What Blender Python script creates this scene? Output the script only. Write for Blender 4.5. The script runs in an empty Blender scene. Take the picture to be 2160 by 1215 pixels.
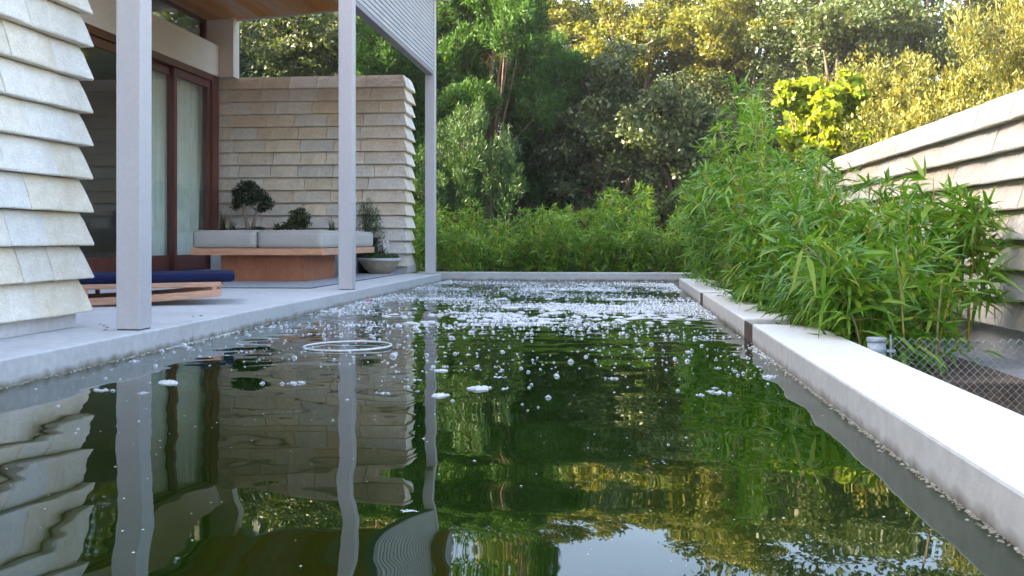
import bpy, math, random
import numpy as np
from mathutils import Vector, Matrix, Quaternion

random.seed(7)
RNG = np.random.default_rng(11)
PI = math.pi
scene = bpy.context.scene
COL = scene.collection

# ------------------------------------------------------------------ camera
cam_data = bpy.data.cameras.new('camera')
cam = bpy.data.objects.new('camera', cam_data)
COL.objects.link(cam)
cam.location = (0.0, 0.0, 0.535)
cam.rotation_euler = (PI / 2, 0, math.atan(220 / 2100))
cam_data.sensor_width = 36.0
cam_data.lens = 36.0 * 2100 / 2160
cam_data.shift_y = -102.5 / 2160
cam_data.clip_start = 0.05
cam_data.clip_end = 600
scene.camera = cam

# ------------------------------------------------------------------ sky, sun, exposure
SUN_DIR = Vector((-0.80, -0.20, 0.43)).normalized()      # towards the sun: low over the house
world = bpy.data.worlds.new('World')
scene.world = world
world.use_nodes = True
wn = world.node_tree.nodes
wl = world.node_tree.links
wn.clear()
wo = wn.new('ShaderNodeOutputWorld')
wb = wn.new('ShaderNodeBackground')
ws = wn.new('ShaderNodeTexSky')
ws.sky_type = 'NISHITA'
ws.sun_disc = False
ws.sun_elevation = math.asin(SUN_DIR.z)
ws.sun_rotation = math.atan2(SUN_DIR.x, SUN_DIR.y) % (2 * PI)
ws.air_density = 1.0
ws.dust_density = 4.5
ws.ozone_density = 0.6
wb.inputs['Strength'].default_value = 0.15
wl.new(ws.outputs[0], wb.inputs[0])
wl.new(wb.outputs[0], wo.inputs[0])
sun_d = bpy.data.lights.new('sun', 'SUN')
sun_d.energy = 5.0
sun_d.angle = math.radians(0.5)
sun_d.color = (1.0, 0.84, 0.58)
sun = bpy.data.objects.new('sun', sun_d)
COL.objects.link(sun)
sun.rotation_euler = (-SUN_DIR).to_track_quat('-Z', 'Y').to_euler()
sun.location = SUN_DIR * 60
vs = scene.view_settings
vs.view_transform = 'Standard'
vs.look = 'None'
vs.gamma = 1.0
vs.use_curve_mapping = False
vs.exposure = 2.9
scene.render.engine = 'CYCLES'
cy = scene.cycles
cy.max_bounces = 8
cy.diffuse_bounces = 4
cy.glossy_bounces = 4
cy.transmission_bounces = 4
cy.transparent_max_bounces = 12
cy.caustics_reflective = False
cy.caustics_refractive = False
cy.sample_clamp_indirect = 6.0
cy.use_denoising = True
try:
    cy.denoiser = 'OPENIMAGEDENOISE'
    cy.denoising_input_passes = 'RGB_ALBEDO_NORMAL'
except Exception:
    pass


# ------------------------------------------------------------------ helpers
def obj(name, me, mat=None, parent=None, loc=None):
    o = bpy.data.objects.new(name, me)
    COL.objects.link(o)
    if mat is not None and len(me.materials) == 0:
        me.materials.append(mat)
    if parent is not None:
        o.parent = parent
    if loc is not None:
        o.location = loc
    return o


def empty(name, loc=(0, 0, 0), rz=0.0):
    o = bpy.data.objects.new(name, None)
    COL.objects.link(o)
    o.empty_display_size = 0.2
    o.location = loc
    o.rotation_euler = (0, 0, rz)
    return o


def tag(o, label=None, cat=None, group=None, kind=None):
    if label: o['label'] = label
    if cat: o['category'] = cat
    if group: o['group'] = group
    if kind: o['kind'] = kind
    return o


class MB:
    """collects verts and faces for ONE mesh"""
    def __init__(self):
        self.v, self.f, self.n = [], [], 0

    def add(self, verts, faces):
        b = self.n
        self.v.extend([tuple(p) for p in verts])
        self.f.extend([tuple(i + b for i in q) for q in faces])
        self.n += len(verts)
        return self

    def box(self, x0, x1, y0, y1, z0, z1):
        vs_ = [(x0, y0, z0), (x1, y0, z0), (x1, y1, z0), (x0, y1, z0), (x0, y0, z1), (x1, y0, z1), (x1, y1, z1), (x0, y1, z1)]
        return self.add(vs_, [(0, 3, 2, 1), (4, 5, 6, 7), (0, 1, 5, 4), (1, 2, 6, 5), (2, 3, 7, 6), (3, 0, 4, 7)])

    def tube(self, pts, rad, seg=8, cap=True, closed=False):
        pts = [Vector(p) for p in pts]
        n = len(pts)
        if not hasattr(rad, '__len__'): rad = [rad] * n
        rings, up = [], None
        for i in range(n):
            if closed:
                t = pts[(i + 1) % n] - pts[i - 1]
            else:
                t = pts[min(i + 1, n - 1)] - pts[max(i - 1, 0)]
            if t.length < 1e-9: t = Vector((0, 0, 1))
            t.normalize()
            if up is None:
                up = Vector((1, 0, 0)) if abs(t.x) < 0.8 else Vector((0, 1, 0))
            s = t.cross(up).normalized()
            up = s.cross(t).normalized()
            rings.append([pts[i] + (s * math.cos(2 * PI * k / seg) + up * math.sin(2 * PI * k / seg)) * rad[i] for k in range(seg)])
        vs_, fs = [], []
        for r in rings: vs_ += r
        for i in range(n if closed else n - 1):
            a, b = i * seg, ((i + 1) % n) * seg
            for k in range(seg):
                k2 = (k + 1) % seg
                fs.append((a + k, a + k2, b + k2, b + k))
        if cap and not closed:
            fs.append(tuple(range(seg - 1, -1, -1)))
            fs.append(tuple((n - 1) * seg + k for k in range(seg)))
        return self.add(vs_, fs)

    def lathe(self, prof, seg=32, cx=0, cy=0):
        vs_, fs = [], []
        for r, z in prof:
            for k in range(seg):
                a = 2 * PI * k / seg
                vs_.append((cx + r * math.cos(a), cy + r * math.sin(a), z))
        for i in range(len(prof) - 1):
            for k in range(seg):
                k2 = (k + 1) % seg
                fs.append((i * seg + k, i * seg + k2, (i + 1) * seg + k2, (i + 1) * seg + k))
        return self.add(vs_, fs)

    def mesh(self, name, smooth=False):
        me = bpy.data.meshes.new(name)
        me.from_pydata(self.v, [], self.f)
        me.update()
        if smooth:
            me.polygons.foreach_set('use_smooth', [True] * len(me.polygons))
        return me

    def build(self, name, mat, parent=None, smooth=False, bevel=0.0, seg=2, loc=None):
        o = obj(name, self.mesh(name, smooth), mat, parent, loc)
        if bevel > 0:
            m = o.modifiers.new('bevel', 'BEVEL')
            m.width = bevel
            m.segments = seg
            m.limit_method = 'ANGLE'
            m.angle_limit = math.radians(40)
        return o


def np_mesh(name, V, F, smooth=False, tint=None):
    """V (n,3) float, F (m,k) int with the same k: fast mesh"""
    me = bpy.data.meshes.new(name)
    V = np.asarray(V, dtype=np.float32)
    F = np.asarray(F, dtype=np.int32)
    me.vertices.add(len(V))
    me.vertices.foreach_set('co', V.ravel())
    m, k = F.shape
    me.loops.add(m * k)
    me.loops.foreach_set('vertex_index', F.ravel())
    me.polygons.add(m)
    me.polygons.foreach_set('loop_start', np.arange(0, m * k, k, dtype=np.int32))
    try:
        me.polygons.foreach_set('loop_total', np.full(m, k, dtype=np.int32))
    except Exception:
        pass
    if smooth:
        me.polygons.foreach_set('use_smooth', np.ones(m, dtype=bool))
    if tint is not None:
        at = me.attributes.new('tint', 'FLOAT', 'POINT')
        at.data.foreach_set('value', np.asarray(tint, dtype=np.float32).ravel())
    me.update(calc_edges=True)
    me.validate()
    return me


# ------------------------------------------------------------------ materials
def mat_new(name):
    m = bpy.data.materials.new(name)
    m.use_nodes = True
    nt = m.node_tree
    nt.nodes.clear()
    out = nt.nodes.new('ShaderNodeOutputMaterial')
    return m, nt, nt.nodes, nt.links, out


def ramp(nd, stops):
    r = nd.new('ShaderNodeValToRGB')
    e = r.color_ramp.elements
    while len(e) > 1: e.remove(e[-1])
    e[0].position = stops[0][0]
    e[0].color = (*stops[0][1], 1)
    for p, c in stops[1:]:
        x = e.new(p)
        x.color = (*c, 1)
    return r


def surf(name, c1, c2, scale=4.0, rough=0.7, bump=0.0, bscale=40.0, detail=6.0, c3=None, fscale=60.0, stretch=None, spec=0.4, rand=0.0, coat=0.0, bdist=0.02, vor=0.0, dirt=None, spk=1.0, band=None):
    """general procedural surface: two tones by large noise, fine speckle, bump, optional per-object tint"""
    m, nt, nd, lk, out = mat_new(name)
    p = nd.new('ShaderNodeBsdfPrincipled')
    tc = nd.new('ShaderNodeTexCoord')
    mp = nd.new('ShaderNodeMapping')
    if stretch: mp.inputs['Scale'].default_value = stretch
    lk.new(tc.outputs['Object'], mp.inputs['Vector'])
    n1 = nd.new('ShaderNodeTexNoise')
    n1.inputs['Scale'].default_value = scale
    n1.inputs['Detail'].default_value = detail
    n1.inputs['Roughness'].default_value = 0.6
    lk.new(mp.outputs[0], n1.inputs['Vector'])
    stops = [(0.3, c1), (0.7, c2)] if c3 is None else [(0.28, c1), (0.5, c2), (0.74, c3)]
    r = ramp(nd, stops)
    lk.new(n1.outputs['Fac'], r.inputs[0])
    n2 = nd.new('ShaderNodeTexNoise')
    n2.inputs['Scale'].default_value = fscale
    n2.inputs['Detail'].default_value = 3
    lk.new(mp.outputs[0], n2.inputs['Vector'])
    mr = nd.new('ShaderNodeMapRange')
    mr.inputs[1].default_value = 0.3
    mr.inputs[2].default_value = 0.7
    mr.inputs[3].default_value = 1 - 0.18 * spk
    mr.inputs[4].default_value = 1 + 0.15 * spk
    lk.new(n2.outputs['Fac'], mr.inputs[0])
    mx = nd.new('ShaderNodeMix')
    mx.data_type = 'RGBA'
    mx.blend_type = 'MULTIPLY'
    mx.inputs[0].default_value = 1.0
    lk.new(r.outputs[0], mx.inputs[6])
    lk.new(mr.outputs[0], mx.inputs[7])
    col = mx.outputs[2]
    if rand > 0:
        oi = nd.new('ShaderNodeObjectInfo')
        hs = nd.new('ShaderNodeHueSaturation')
        m2 = nd.new('ShaderNodeMapRange')
        m2.inputs[3].default_value = 1 - rand
        m2.inputs[4].default_value = 1 + rand
        lk.new(oi.outputs['Random'], m2.inputs[0])
        lk.new(m2.outputs[0], hs.inputs['Value'])
        m3 = nd.new('ShaderNodeMapRange')
        m3.inputs[3].default_value = 0.6
        m3.inputs[4].default_value = 1.5
        w = nd.new('ShaderNodeTexWhiteNoise')
        w.noise_dimensions = '1D'
        lk.new(oi.outputs['Random'], w.inputs['W'])
        lk.new(w.outputs['Value'], m3.inputs[0])
        lk.new(m3.outputs[0], hs.inputs['Saturation'])
        lk.new(col, hs.inputs['Color'])
        col = hs.outputs[0]
    if dirt is not None:
        # stains with a shape of their own: streaky blotches
        n4 = nd.new('ShaderNodeTexNoise')
        n4.inputs['Scale'].default_value = dirt[1]
        n4.inputs['Detail'].default_value = 8
        n4.inputs['Roughness'].default_value = 0.7
        mp4 = nd.new('ShaderNodeMapping')
        mp4.inputs['Scale'].default_value = dirt[3]
        lk.new(tc.outputs['Object'], mp4.inputs['Vector'])
        lk.new(mp4.outputs[0], n4.inputs['Vector'])
        r4 = ramp(nd, [(0.5, (0, 0, 0)), (0.72, (dirt[2],) * 3)])
        lk.new(n4.outputs['Fac'], r4.inputs[0])
        mx4 = nd.new('ShaderNodeMix')
        mx4.data_type = 'RGBA'
        lk.new(r4.outputs[0], mx4.inputs[0])
        lk.new(col, mx4.inputs[6])
        mx4.inputs[7].default_value = (*dirt[0], 1)
        col = mx4.outputs[2]
    if band is not None:
        # tide mark: ragged brown stain left by the water on the pool sides
        sx = nd.new('ShaderNodeSeparateXYZ')
        lk.new(tc.outputs['Object'], sx.inputs[0])
        n5 = nd.new('ShaderNodeTexNoise')
        n5.inputs['Scale'].default_value = 14
        n5.inputs['Detail'].default_value = 6
        lk.new(tc.outputs['Object'], n5.inputs['Vector'])
        ma = nd.new('ShaderNodeMath')
        ma.operation = 'MULTIPLY_ADD'
        ma.inputs[1].default_value = -0.055
        lk.new(n5.outputs['Fac'], ma.inputs[0])
        lk.new(sx.outputs['Z'], ma.inputs[2])
        m6 = nd.new('ShaderNodeMapRange')
        m6.inputs[1].default_value = band[0]
        m6.inputs[2].default_value = band[1]
        m6.inputs[3].default_value = 0.85
        m6.inputs[4].default_value = 0.0
        lk.new(ma.outputs[0], m6.inputs[0])
        mx6 = nd.new('ShaderNodeMix')
        mx6.data_type = 'RGBA'
        lk.new(m6.outputs[0], mx6.inputs[0])
        lk.new(col, mx6.inputs[6])
        mx6.inputs[7].default_value = (*band[2], 1)
        col = mx6.outputs[2]
    lk.new(col, p.inputs['Base Color'])
    p.inputs['Roughness'].default_value = rough
    p.inputs['Specular IOR Level'].default_value = spec
    if coat: p.inputs['Coat Weight'].default_value = coat
    if bump > 0:
        n3 = nd.new('ShaderNodeTexNoise')
        n3.inputs['Scale'].default_value = bscale
        n3.inputs['Detail'].default_value = 5
        n3.inputs['Roughness'].default_value = 0.65
        lk.new(mp.outputs[0], n3.inputs['Vector'])
        h = n3.outputs['Fac']
        if vor > 0:
            v = nd.new('ShaderNodeTexVoronoi')
            v.inputs['Scale'].default_value = vor
            lk.new(mp.outputs[0], v.inputs['Vector'])
            ad = nd.new('ShaderNodeMath')
            ad.operation = 'ADD'
            lk.new(h, ad.inputs[0])
            lk.new(v.outputs['Distance'], ad.inputs[1])
            h = ad.outputs[0]
        b = nd.new('ShaderNodeBump')
        b.inputs['Strength'].default_value = bump
        b.inputs['Distance'].default_value = bdist
        lk.new(h, b.inputs['Height'])
        lk.new(b.outputs[0], p.inputs['Normal'])
    lk.new(p.outputs[0], out.inputs[0])
    return m


def leafmat(name, cols, trans=0.35, rough=0.45, spec=0.35, tcol=None):
    """cols: ramp over the per-leaf tint attribute"""
    m, nt, nd, lk, out = mat_new(name)
    at = nd.new('ShaderNodeAttribute')
    at.attribute_name = 'tint'
    n = len(cols)
    r = ramp(nd, [(i / max(1, n - 1), c) for i, c in enumerate(cols)])
    lk.new(at.outputs['Fac'], r.inputs[0])
    p = nd.new('ShaderNodeBsdfPrincipled')
    p.inputs['Roughness'].default_value = rough
    p.inputs['Specular IOR Level'].default_value = spec
    lk.new(r.outputs[0], p.inputs['Base Color'])
    t = nd.new('ShaderNodeBsdfTranslucent')
    mx = nd.new('ShaderNodeMix')
    mx.data_type = 'RGBA'
    mx.blend_type = 'MULTIPLY'
    mx.inputs[0].default_value = 1.0
    lk.new(r.outputs[0], mx.inputs[6])
    mx.inputs[7].default_value = (*(tcol or (1.5, 1.4, 0.5)), 1)
    lk.new(mx.outputs[2], t.inputs['Color'])
    ms = nd.new('ShaderNodeMixShader')
    ms.inputs[0].default_value = trans
    lk.new(p.outputs[0], ms.inputs[1])
    lk.new(t.outputs[0], ms.inputs[2])
    lk.new(ms.outputs[0], out.inputs[0])
    return m


def glassmat(name, tint, rough=0.0, ior=1.5):
    m, nt, nd, lk, out = mat_new(name)
    t = nd.new('ShaderNodeBsdfTransparent')
    t.inputs[0].default_value = (*tint, 1)
    g = nd.new('ShaderNodeBsdfGlossy')
    g.inputs['Roughness'].default_value = rough
    fr = nd.new('ShaderNodeFresnel')
    gm = nd.new('ShaderNodeNewGeometry')          # a thin pane: both faces reflect alike
    mi = nd.new('ShaderNodeMapRange')
    mi.inputs[3].default_value = ior
    mi.inputs[4].default_value = 1.0 / ior
    lk.new(gm.outputs['Backfacing'], mi.inputs[0])
    lk.new(mi.outputs[0], fr.inputs[0])
    ms = nd.new('ShaderNodeMixShader')
    lk.new(fr.outputs[0], ms.inputs[0])
    lk.new(t.outputs[0], ms.inputs[1])
    lk.new(g.outputs[0], ms.inputs[2])
    lk.new(ms.outputs[0], out.inputs[0])
    return m


M = {}
M['stone'] = surf('limestone', (0.64, 0.575, 0.475), (0.745, 0.69, 0.595), 5, 0.85, 0.42, 40, c3=(0.66, 0.575, 0.485), fscale=120, spk=.7, rand=0.07, spec=0.2, bdist=0.012, vor=26)
M['stone_pink'] = surf('limestone_pink', (0.47, 0.41, 0.355), (0.56, 0.51, 0.455), 5, 0.85, 0.5, 40, c3=(0.52, 0.43, 0.375), fscale=120, spk=.8, rand=0.08, spec=0.2, bdist=0.012, vor=26)
M['stone_back'] = surf('limestone_buff', (0.68, 0.575, 0.465), (0.77, 0.68, 0.575), 4, 0.85, 0.6, 22, c3=(0.67, 0.55, 0.46), fscale=70, spk=.6, rand=0.09, spec=0.2, bdist=0.016, vor=18)
M['core'] = surf('mortar', (0.22, 0.19, 0.15), (0.3, 0.27, 0.22), 8, 0.9, 0.3, 60)
M['concrete'] = surf('concrete', (0.53, 0.52, 0.505), (0.58, 0.57, 0.555), 2.2, 0.62, 0.10, 60, fscale=25, spk=.5, spec=0.35, dirt=((0.38, 0.30, 0.27), 1.3, 0.4, (1, 1, 1)))
M['deck_concrete'] = surf('deck_concrete', (0.53, 0.52, 0.505), (0.58, 0.57, 0.555), 2.2, 0.62, 0.10, 60, fscale=25, spk=.5, spec=0.35, dirt=((0.38, 0.30, 0.27), 1.3, 0.4, (1, 1, 1)), band=(-0.026, 0.002, (0.16, 0.125, 0.075)))
M['coping'] = surf('coping_concrete', (0.68, 0.66, 0.63), (0.73, 0.71, 0.68), 2.0, 0.5, 0.10, 70, fscale=20, spec=0.4, spk=.5, dirt=((0.52, 0.46, 0.42), 1.6, 0.35, (2.0, 0.5, 0.5)), band=(-0.028, 0.004, (0.17, 0.135, 0.105)))
M['paving'] = surf('dark_paving', (0.30, 0.31, 0.33), (0.38, 0.39, 0.41), 3, 0.6, 0.08, 50, fscale=30)
M['joint'] = surf('joint', (0.05, 0.05, 0.05), (0.08, 0.075, 0.07), 8, 0.9)
M['steel'] = surf('painted_steel', (0.50, 0.465, 0.465), (0.525, 0.49, 0.49), 1.5, 0.5, 0.0, 90, fscale=60, spk=.25, spec=0.4, dirt=((0.40, 0.36, 0.34), 3.0, 0.25, (1, 1, 0.12)))
M['louver'] = surf('louver_aluminium', (0.52, 0.51, 0.53), (0.58, 0.57, 0.59), 2, 0.45, spk=.3)
M['louver_dark'] = surf('louver_rail', (0.26, 0.24, 0.25), (0.31, 0.29, 0.30), 2, 0.5)
M['plaster'] = surf('plaster', (0.62, 0.55, 0.47), (0.70, 0.63, 0.55), 1.3, 0.8, 0.03, 80, fscale=40, spk=.3)
M['soffit'] = surf('cedar_soffit', (0.44, 0.20, 0.075), (0.55, 0.27, 0.11), 2.0, 0.4, 0.05, 30, stretch=(9, 0.5, 9), fscale=14, spec=0.5, rand=0.07)
M['roof'] = surf('roof_metal', (0.30, 0.29, 0.29), (0.36, 0.35, 0.34), 2, 0.5)
M['mahogany'] = surf('mahogany_frame', (0.085, 0.022, 0.014), (0.15, 0.040, 0.022), 3, 0.35, 0.06, 40, stretch=(8, 8, 0.6), fscale=20, spec=0.5)
M['cedar'] = surf('cedar_board', (0.50, 0.22, 0.11), (0.66, 0.34, 0.19), 3, 0.5, 0.10, 30, stretch=(0.6, 8, 8), fscale=20, c3=(0.60, 0.27, 0.15))
M['cedar_y'] = surf('cedar_plinth', (0.33, 0.115, 0.05), (0.43, 0.165, 0.08), 4, 0.55, 0.08, 40, stretch=(1.5, 1.5, 0.4), fscale=60)
M['teak'] = surf('teak_rail', (0.50, 0.25, 0.15), (0.66, 0.38, 0.25), 3, 0.5, 0.08, 30, stretch=(0.5, 8, 8), fscale=24)
M['canvas'] = surf('taupe_canvas', (0.43, 0.395, 0.345), (0.49, 0.45, 0.40), 3, 0.9, 0.15, 220, fscale=160, spec=0.15)
M['navy'] = surf('navy_canvas', (0.006, 0.009, 0.042), (0.009, 0.014, 0.060), 4, 0.85, 0.15, 220, fscale=140, spec=0.2)
M['bowl'] = surf('cast_stone_bowl', (0.30, 0.245, 0.17), (0.40, 0.33, 0.24), 6, 0.8, 0.25, 70, fscale=60)
M['bowl_rim'] = surf('cast_stone_rim', (0.40, 0.40, 0.38), (0.48, 0.47, 0.45), 6, 0.8, 0.2, 70, fscale=60)
M['soil'] = surf('soil', (0.045, 0.032, 0.022), (0.10, 0.075, 0.05), 9, 0.95, 0.8, 30, fscale=50, c3=(0.15, 0.11, 0.07))
M['ground'] = surf('leaf_litter_ground', (0.055, 0.042, 0.028), (0.13, 0.10, 0.065), 3, 0.95, 0.6, 14, fscale=30, c3=(0.17, 0.13, 0.08))
M['bark'] = surf('bark', (0.075, 0.055, 0.042), (0.16, 0.12, 0.095), 6, 0.9, 0.9, 20, stretch=(3, 3, 0.6), fscale=40)
M['bark_red'] = surf('cedar_bark', (0.10, 0.06, 0.042), (0.20, 0.125, 0.09), 6, 0.9, 0.9, 20, stretch=(4, 4, 0.4), fscale=40)
M['bark_pale'] = surf('pale_bark', (0.28, 0.19, 0.14), (0.40, 0.29, 0.22), 8, 0.85, 0.5, 40, stretch=(3, 3, 0.8))
M['culm'] = surf('bamboo_culm', (0.22, 0.20, 0.035), (0.40, 0.26, 0.05), 5, 0.4, 0, fscale=30, rand=0.15)
M['galv'] = surf('galvanised_steel', (0.20, 0.245, 0.29), (0.30, 0.345, 0.39), 6, 0.38, 0.05, 60, fscale=40, spec=0.6)
M['tray'] = surf('black_tray', (0.018, 0.018, 0.02), (0.03, 0.03, 0.032), 6, 0.4)
M['tray_pale'] = surf('pale_tray', (0.45, 0.42, 0.38), (0.52, 0.49, 0.45), 6, 0.6)
M['rock'] = surf('pale_rock', (0.48, 0.42, 0.37), (0.66, 0.60, 0.55), 14, 0.85, 0.9, 30, fscale=50, vor=18)
M['curtain'] = surf('pale_curtain', (0.76, 0.78, 0.73), (0.82, 0.83, 0.78), 2, 0.9, 0.0, 200, fscale=60, spk=.3)
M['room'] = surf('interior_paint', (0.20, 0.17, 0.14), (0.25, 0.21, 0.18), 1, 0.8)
M['foam'] = surf('foam', (0.56, 0.57, 0.55), (0.70, 0.71, 0.69), 30, 0.35, 0.5, 160, fscale=120, spec=0.6)
M['scum'] = surf('algae_scum', (0.10, 0.085, 0.045), (0.34, 0.31, 0.23), 22, 0.7, 0.8, 60, fscale=60, c3=(0.55, 0.53, 0.46))
M['hoop'] = surf('pale_plastic_hoop', (0.62, 0.62, 0.60), (0.74, 0.74, 0.72), 8, 0.3, spec=0.6)
M['petal'] = surf('red_petal', (0.45, 0.01, 0.015), (0.55, 0.02, 0.02), 20, 0.5)
M['dryleaf'] = surf('dry_leaf', (0.14, 0.06, 0.03), (0.25, 0.13, 0.06), 20, 0.8)
M['glass'] = glassmat('door_glass', (0.93, 0.96, 0.94), 0.0, 1.52)

# murky water
m, nt, nd, lk, out = mat_new('murky_pool_water')
p = nd.new('ShaderNodeBsdfPrincipled')
p.inputs['Base Color'].default_value = (0.016, 0.034, 0.004, 1)
p.inputs['Roughness'].default_value = 0.012
p.inputs['IOR'].default_value = 1.36
tc = nd.new('ShaderNodeTexCoord')
n1 = nd.new('ShaderNodeTexNoise')
n1.inputs['Scale'].default_value = 0.7
lk.new(tc.outputs['Object'], n1.inputs['Vector'])
r = ramp(nd, [(0.35, (0.0038, 0.0135, 0.0006)), (0.7, (0.0065, 0.021, 0.0009))])
lk.new(n1.outputs['Fac'], r.inputs[0])
lk.new(r.outputs[0], p.inputs['Base Color'])
lk.new(p.outputs[0], out.inputs[0])
M['water'] = m

# bubble film: see-through dome that mirrors more at its rim
m, nt, nd, lk, out = mat_new('bubble_film')
t = nd.new('ShaderNodeBsdfTransparent')
t.inputs[0].default_value = (0.96, 0.97, 0.97, 1)
g = nd.new('ShaderNodeBsdfGlossy')
g.inputs['Roughness'].default_value = 0.05
g.inputs[0].default_value = (0.98, 0.98, 1, 1)
d = nd.new('ShaderNodeBsdfDiffuse')
d.inputs[0].default_value = (0.85, 0.86, 0.86, 1)
m1 = nd.new('ShaderNodeMixShader')
m1.inputs[0].default_value = 0.28
lk.new(g.outputs[0], m1.inputs[1])
lk.new(d.outputs[0], m1.inputs[2])
lw = nd.new('ShaderNodeLayerWeight')
lw.inputs[0].default_value = 0.45
mr = nd.new('ShaderNodeMapRange')
mr.inputs[3].default_value = 0.08
mr.inputs[4].default_value = 1.0
lk.new(lw.outputs['Facing'], mr.inputs[0])
m2 = nd.new('ShaderNodeMixShader')
lk.new(mr.outputs[0], m2.inputs[0])
lk.new(t.outputs[0], m2.inputs[1])
lk.new(m1.outputs[0], m2.inputs[2])
lk.new(m2.outputs[0], out.inputs[0])
M['bubble'] = m

M['bamboo_leaf'] = leafmat('bamboo_leaf', [(0.044, 0.120, 0.012), (0.085, 0.205, 0.019), (0.155, 0.290, 0.028), (0.26, 0.32, 0.035)], 0.38, 0.40, 0.42, (1.3, 1.4, 0.45))
M['hedge_leaf'] = leafmat('hedge_bamboo_leaf', [(0.045, 0.110, 0.010), (0.105, 0.220, 0.017), (0.19, 0.31, 0.028), (0.29, 0.33, 0.04)], 0.32, 0.42, 0.4, (1.3, 1.5, 0.5))
M['juniper_leaf'] = leafmat('juniper_leaf', [(0.024, 0.062, 0.010), (0.042, 0.110, 0.015), (0.085, 0.17, 0.022)], 0.32, 0.55, 0.25)
M['oak_leaf'] = leafmat('oak_leaf', [(0.040, 0.064, 0.020), (0.070, 0.102, 0.034), (0.12, 0.15, 0.055)], 0.30, 0.45, 0.45)
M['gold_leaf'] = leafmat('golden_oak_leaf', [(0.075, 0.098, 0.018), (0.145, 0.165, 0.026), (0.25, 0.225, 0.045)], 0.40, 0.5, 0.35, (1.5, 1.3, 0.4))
M['lime_leaf'] = leafmat('lime_leaf', [(0.13, 0.20, 0.015), (0.22, 0.29, 0.02), (0.32, 0.32, 0.03)], 0.45, 0.45, 0.35, (1.3, 1.2, 0.4))
M['olive_leaf'] = leafmat('pale_shrub_leaf', [(0.08, 0.095, 0.022), (0.15, 0.155, 0.032), (0.27, 0.235, 0.055)], 0.36, 0.5, 0.35)
M['willow_leaf'] = leafmat('willow_leaf', [(0.035, 0.075, 0.022), (0.06, 0.12, 0.035), (0.10, 0.17, 0.05)], 0.30, 0.45, 0.35)
M['pot_leaf'] = leafmat('potted_leaf', [(0.012, 0.026, 0.008), (0.024, 0.046, 0.012), (0.055, 0.075, 0.018)], 0.2, 0.4, 0.4)
M['pot_leaf_olive'] = leafmat('potted_olive_leaf', [(0.030, 0.040, 0.010), (0.06, 0.075, 0.018), (0.11, 0.12, 0.03)], 0.25, 0.45, 0.4)
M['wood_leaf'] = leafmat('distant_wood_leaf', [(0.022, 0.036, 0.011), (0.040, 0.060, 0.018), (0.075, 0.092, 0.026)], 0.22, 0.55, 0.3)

# ------------------------------------------------------------------ dimensions (metres; pool water at z = 0)
DECK = 0.103
PX0, PX1, PY0, PY1 = -2.20, 0.69, -1.0, 12.9       # pool
DOORX = -5.085
BY = 12.55                                          # face of the far stone wall

# ------------------------------------------------------------------ terrain
xs = np.concatenate([np.linspace(-120, -14, 12), np.linspace(-12, 12, 49), np.linspace(14, 120, 12)])
ys = np.concatenate([np.linspace(-60, -2, 8), np.linspace(-1, 30, 63), np.linspace(33, 220, 20)])
gx, gy = np.meshgrid(xs, ys)
gz = np.full_like(gx, -0.45)
rise = np.clip(gy - 13.2, 0, None)
gz = np.where(gy > 13.2, -0.05 + 0.03 * rise + 0.006 * np.clip(rise - 8, 0, None) ** 2, gz)
far = np.clip(gy - 40, 0, None)
gz = np.where(gy > 40, (-0.05 + 0.03 * 26.8 + 0.006 * 18.8 ** 2) + 0.05 * far, gz)
gz = np.where((gy <= 13.2) & (gx > 2.4), 0.02 + 0.05 * (gx - 2.4), gz)
gz = np.where((gy <= 13.2) & (gx < -5.2), -0.02, gz)
gz += np.where(gy > 14, 0.08 * np.sin(gx * 1.7 + gy * 0.6) + 0.05 * np.sin(gx * 3.1 - gy * 2.2), 0)
nx, ny = len(xs), len(ys)
idx = np.arange(nx * ny).reshape(ny, nx)
F = np.stack([idx[:-1, :-1].ravel(), idx[:-1, 1:].ravel(), idx[1:, 1:].ravel(), idx[1:, :-1].ravel()], 1)
tag(obj('ground', np_mesh('ground', np.stack([gx.ravel(), gy.ravel(), gz.ravel()], 1), F, True), M['ground']),
    'brown leaf litter ground under the trees', kind='structure')


def ground_z(x, y):
    if y <= 13.2: return 0.0
    r_ = y - 13.2
    if y > 40: return (-0.05 + 0.03 * 26.8 + 0.006 * 18.8 ** 2) + 0.05 * (y - 40)
    return -0.05 + 0.03 * r_ + 0.006 * max(0, r_ - 8) ** 2

# ------------------------------------------------------------------ water with real ripples
wx = np.linspace(PX0 - 0.01, 1.03, 150)
wy = np.concatenate([np.linspace(-1, 1.2, 40, endpoint=False), np.linspace(1.2, PY1 + 0.01, 560)])
gx, gy = np.meshgrid(wx, wy)
gz = np.zeros_like(gx)
near = 1 / (1 + np.exp((gy - 4.6) / 0.35))
chop = 1 / (1 + np.exp(-(gy - 4.9) / 0.5))
wr = np.random.default_rng(5)
for k in range(16):       # long lazy undulations, crests mostly across the pool
    lam = wr.uniform(0.32, 0.85)
    th = wr.normal(PI / 2, 0.38)
    a = 0.0028 * lam / (2 * PI)
    gz += a * np.sin(2 * PI / lam * (gx * math.cos(th) + gy * math.sin(th)) + wr.uniform(0, 7))
for k in range(12):       # small ripples running along the pool sides
    lam = wr.uniform(0.12, 0.3)
    th = wr.normal(PI / 2, 0.8)
    a = 0.0016 * lam / (2 * PI)
    gz += a * np.sin(2 * PI / lam * (gx * math.cos(th) + gy * math.sin(th)) + wr.uniform(0, 7)) * (0.35 + 0.65 * chop)
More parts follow.
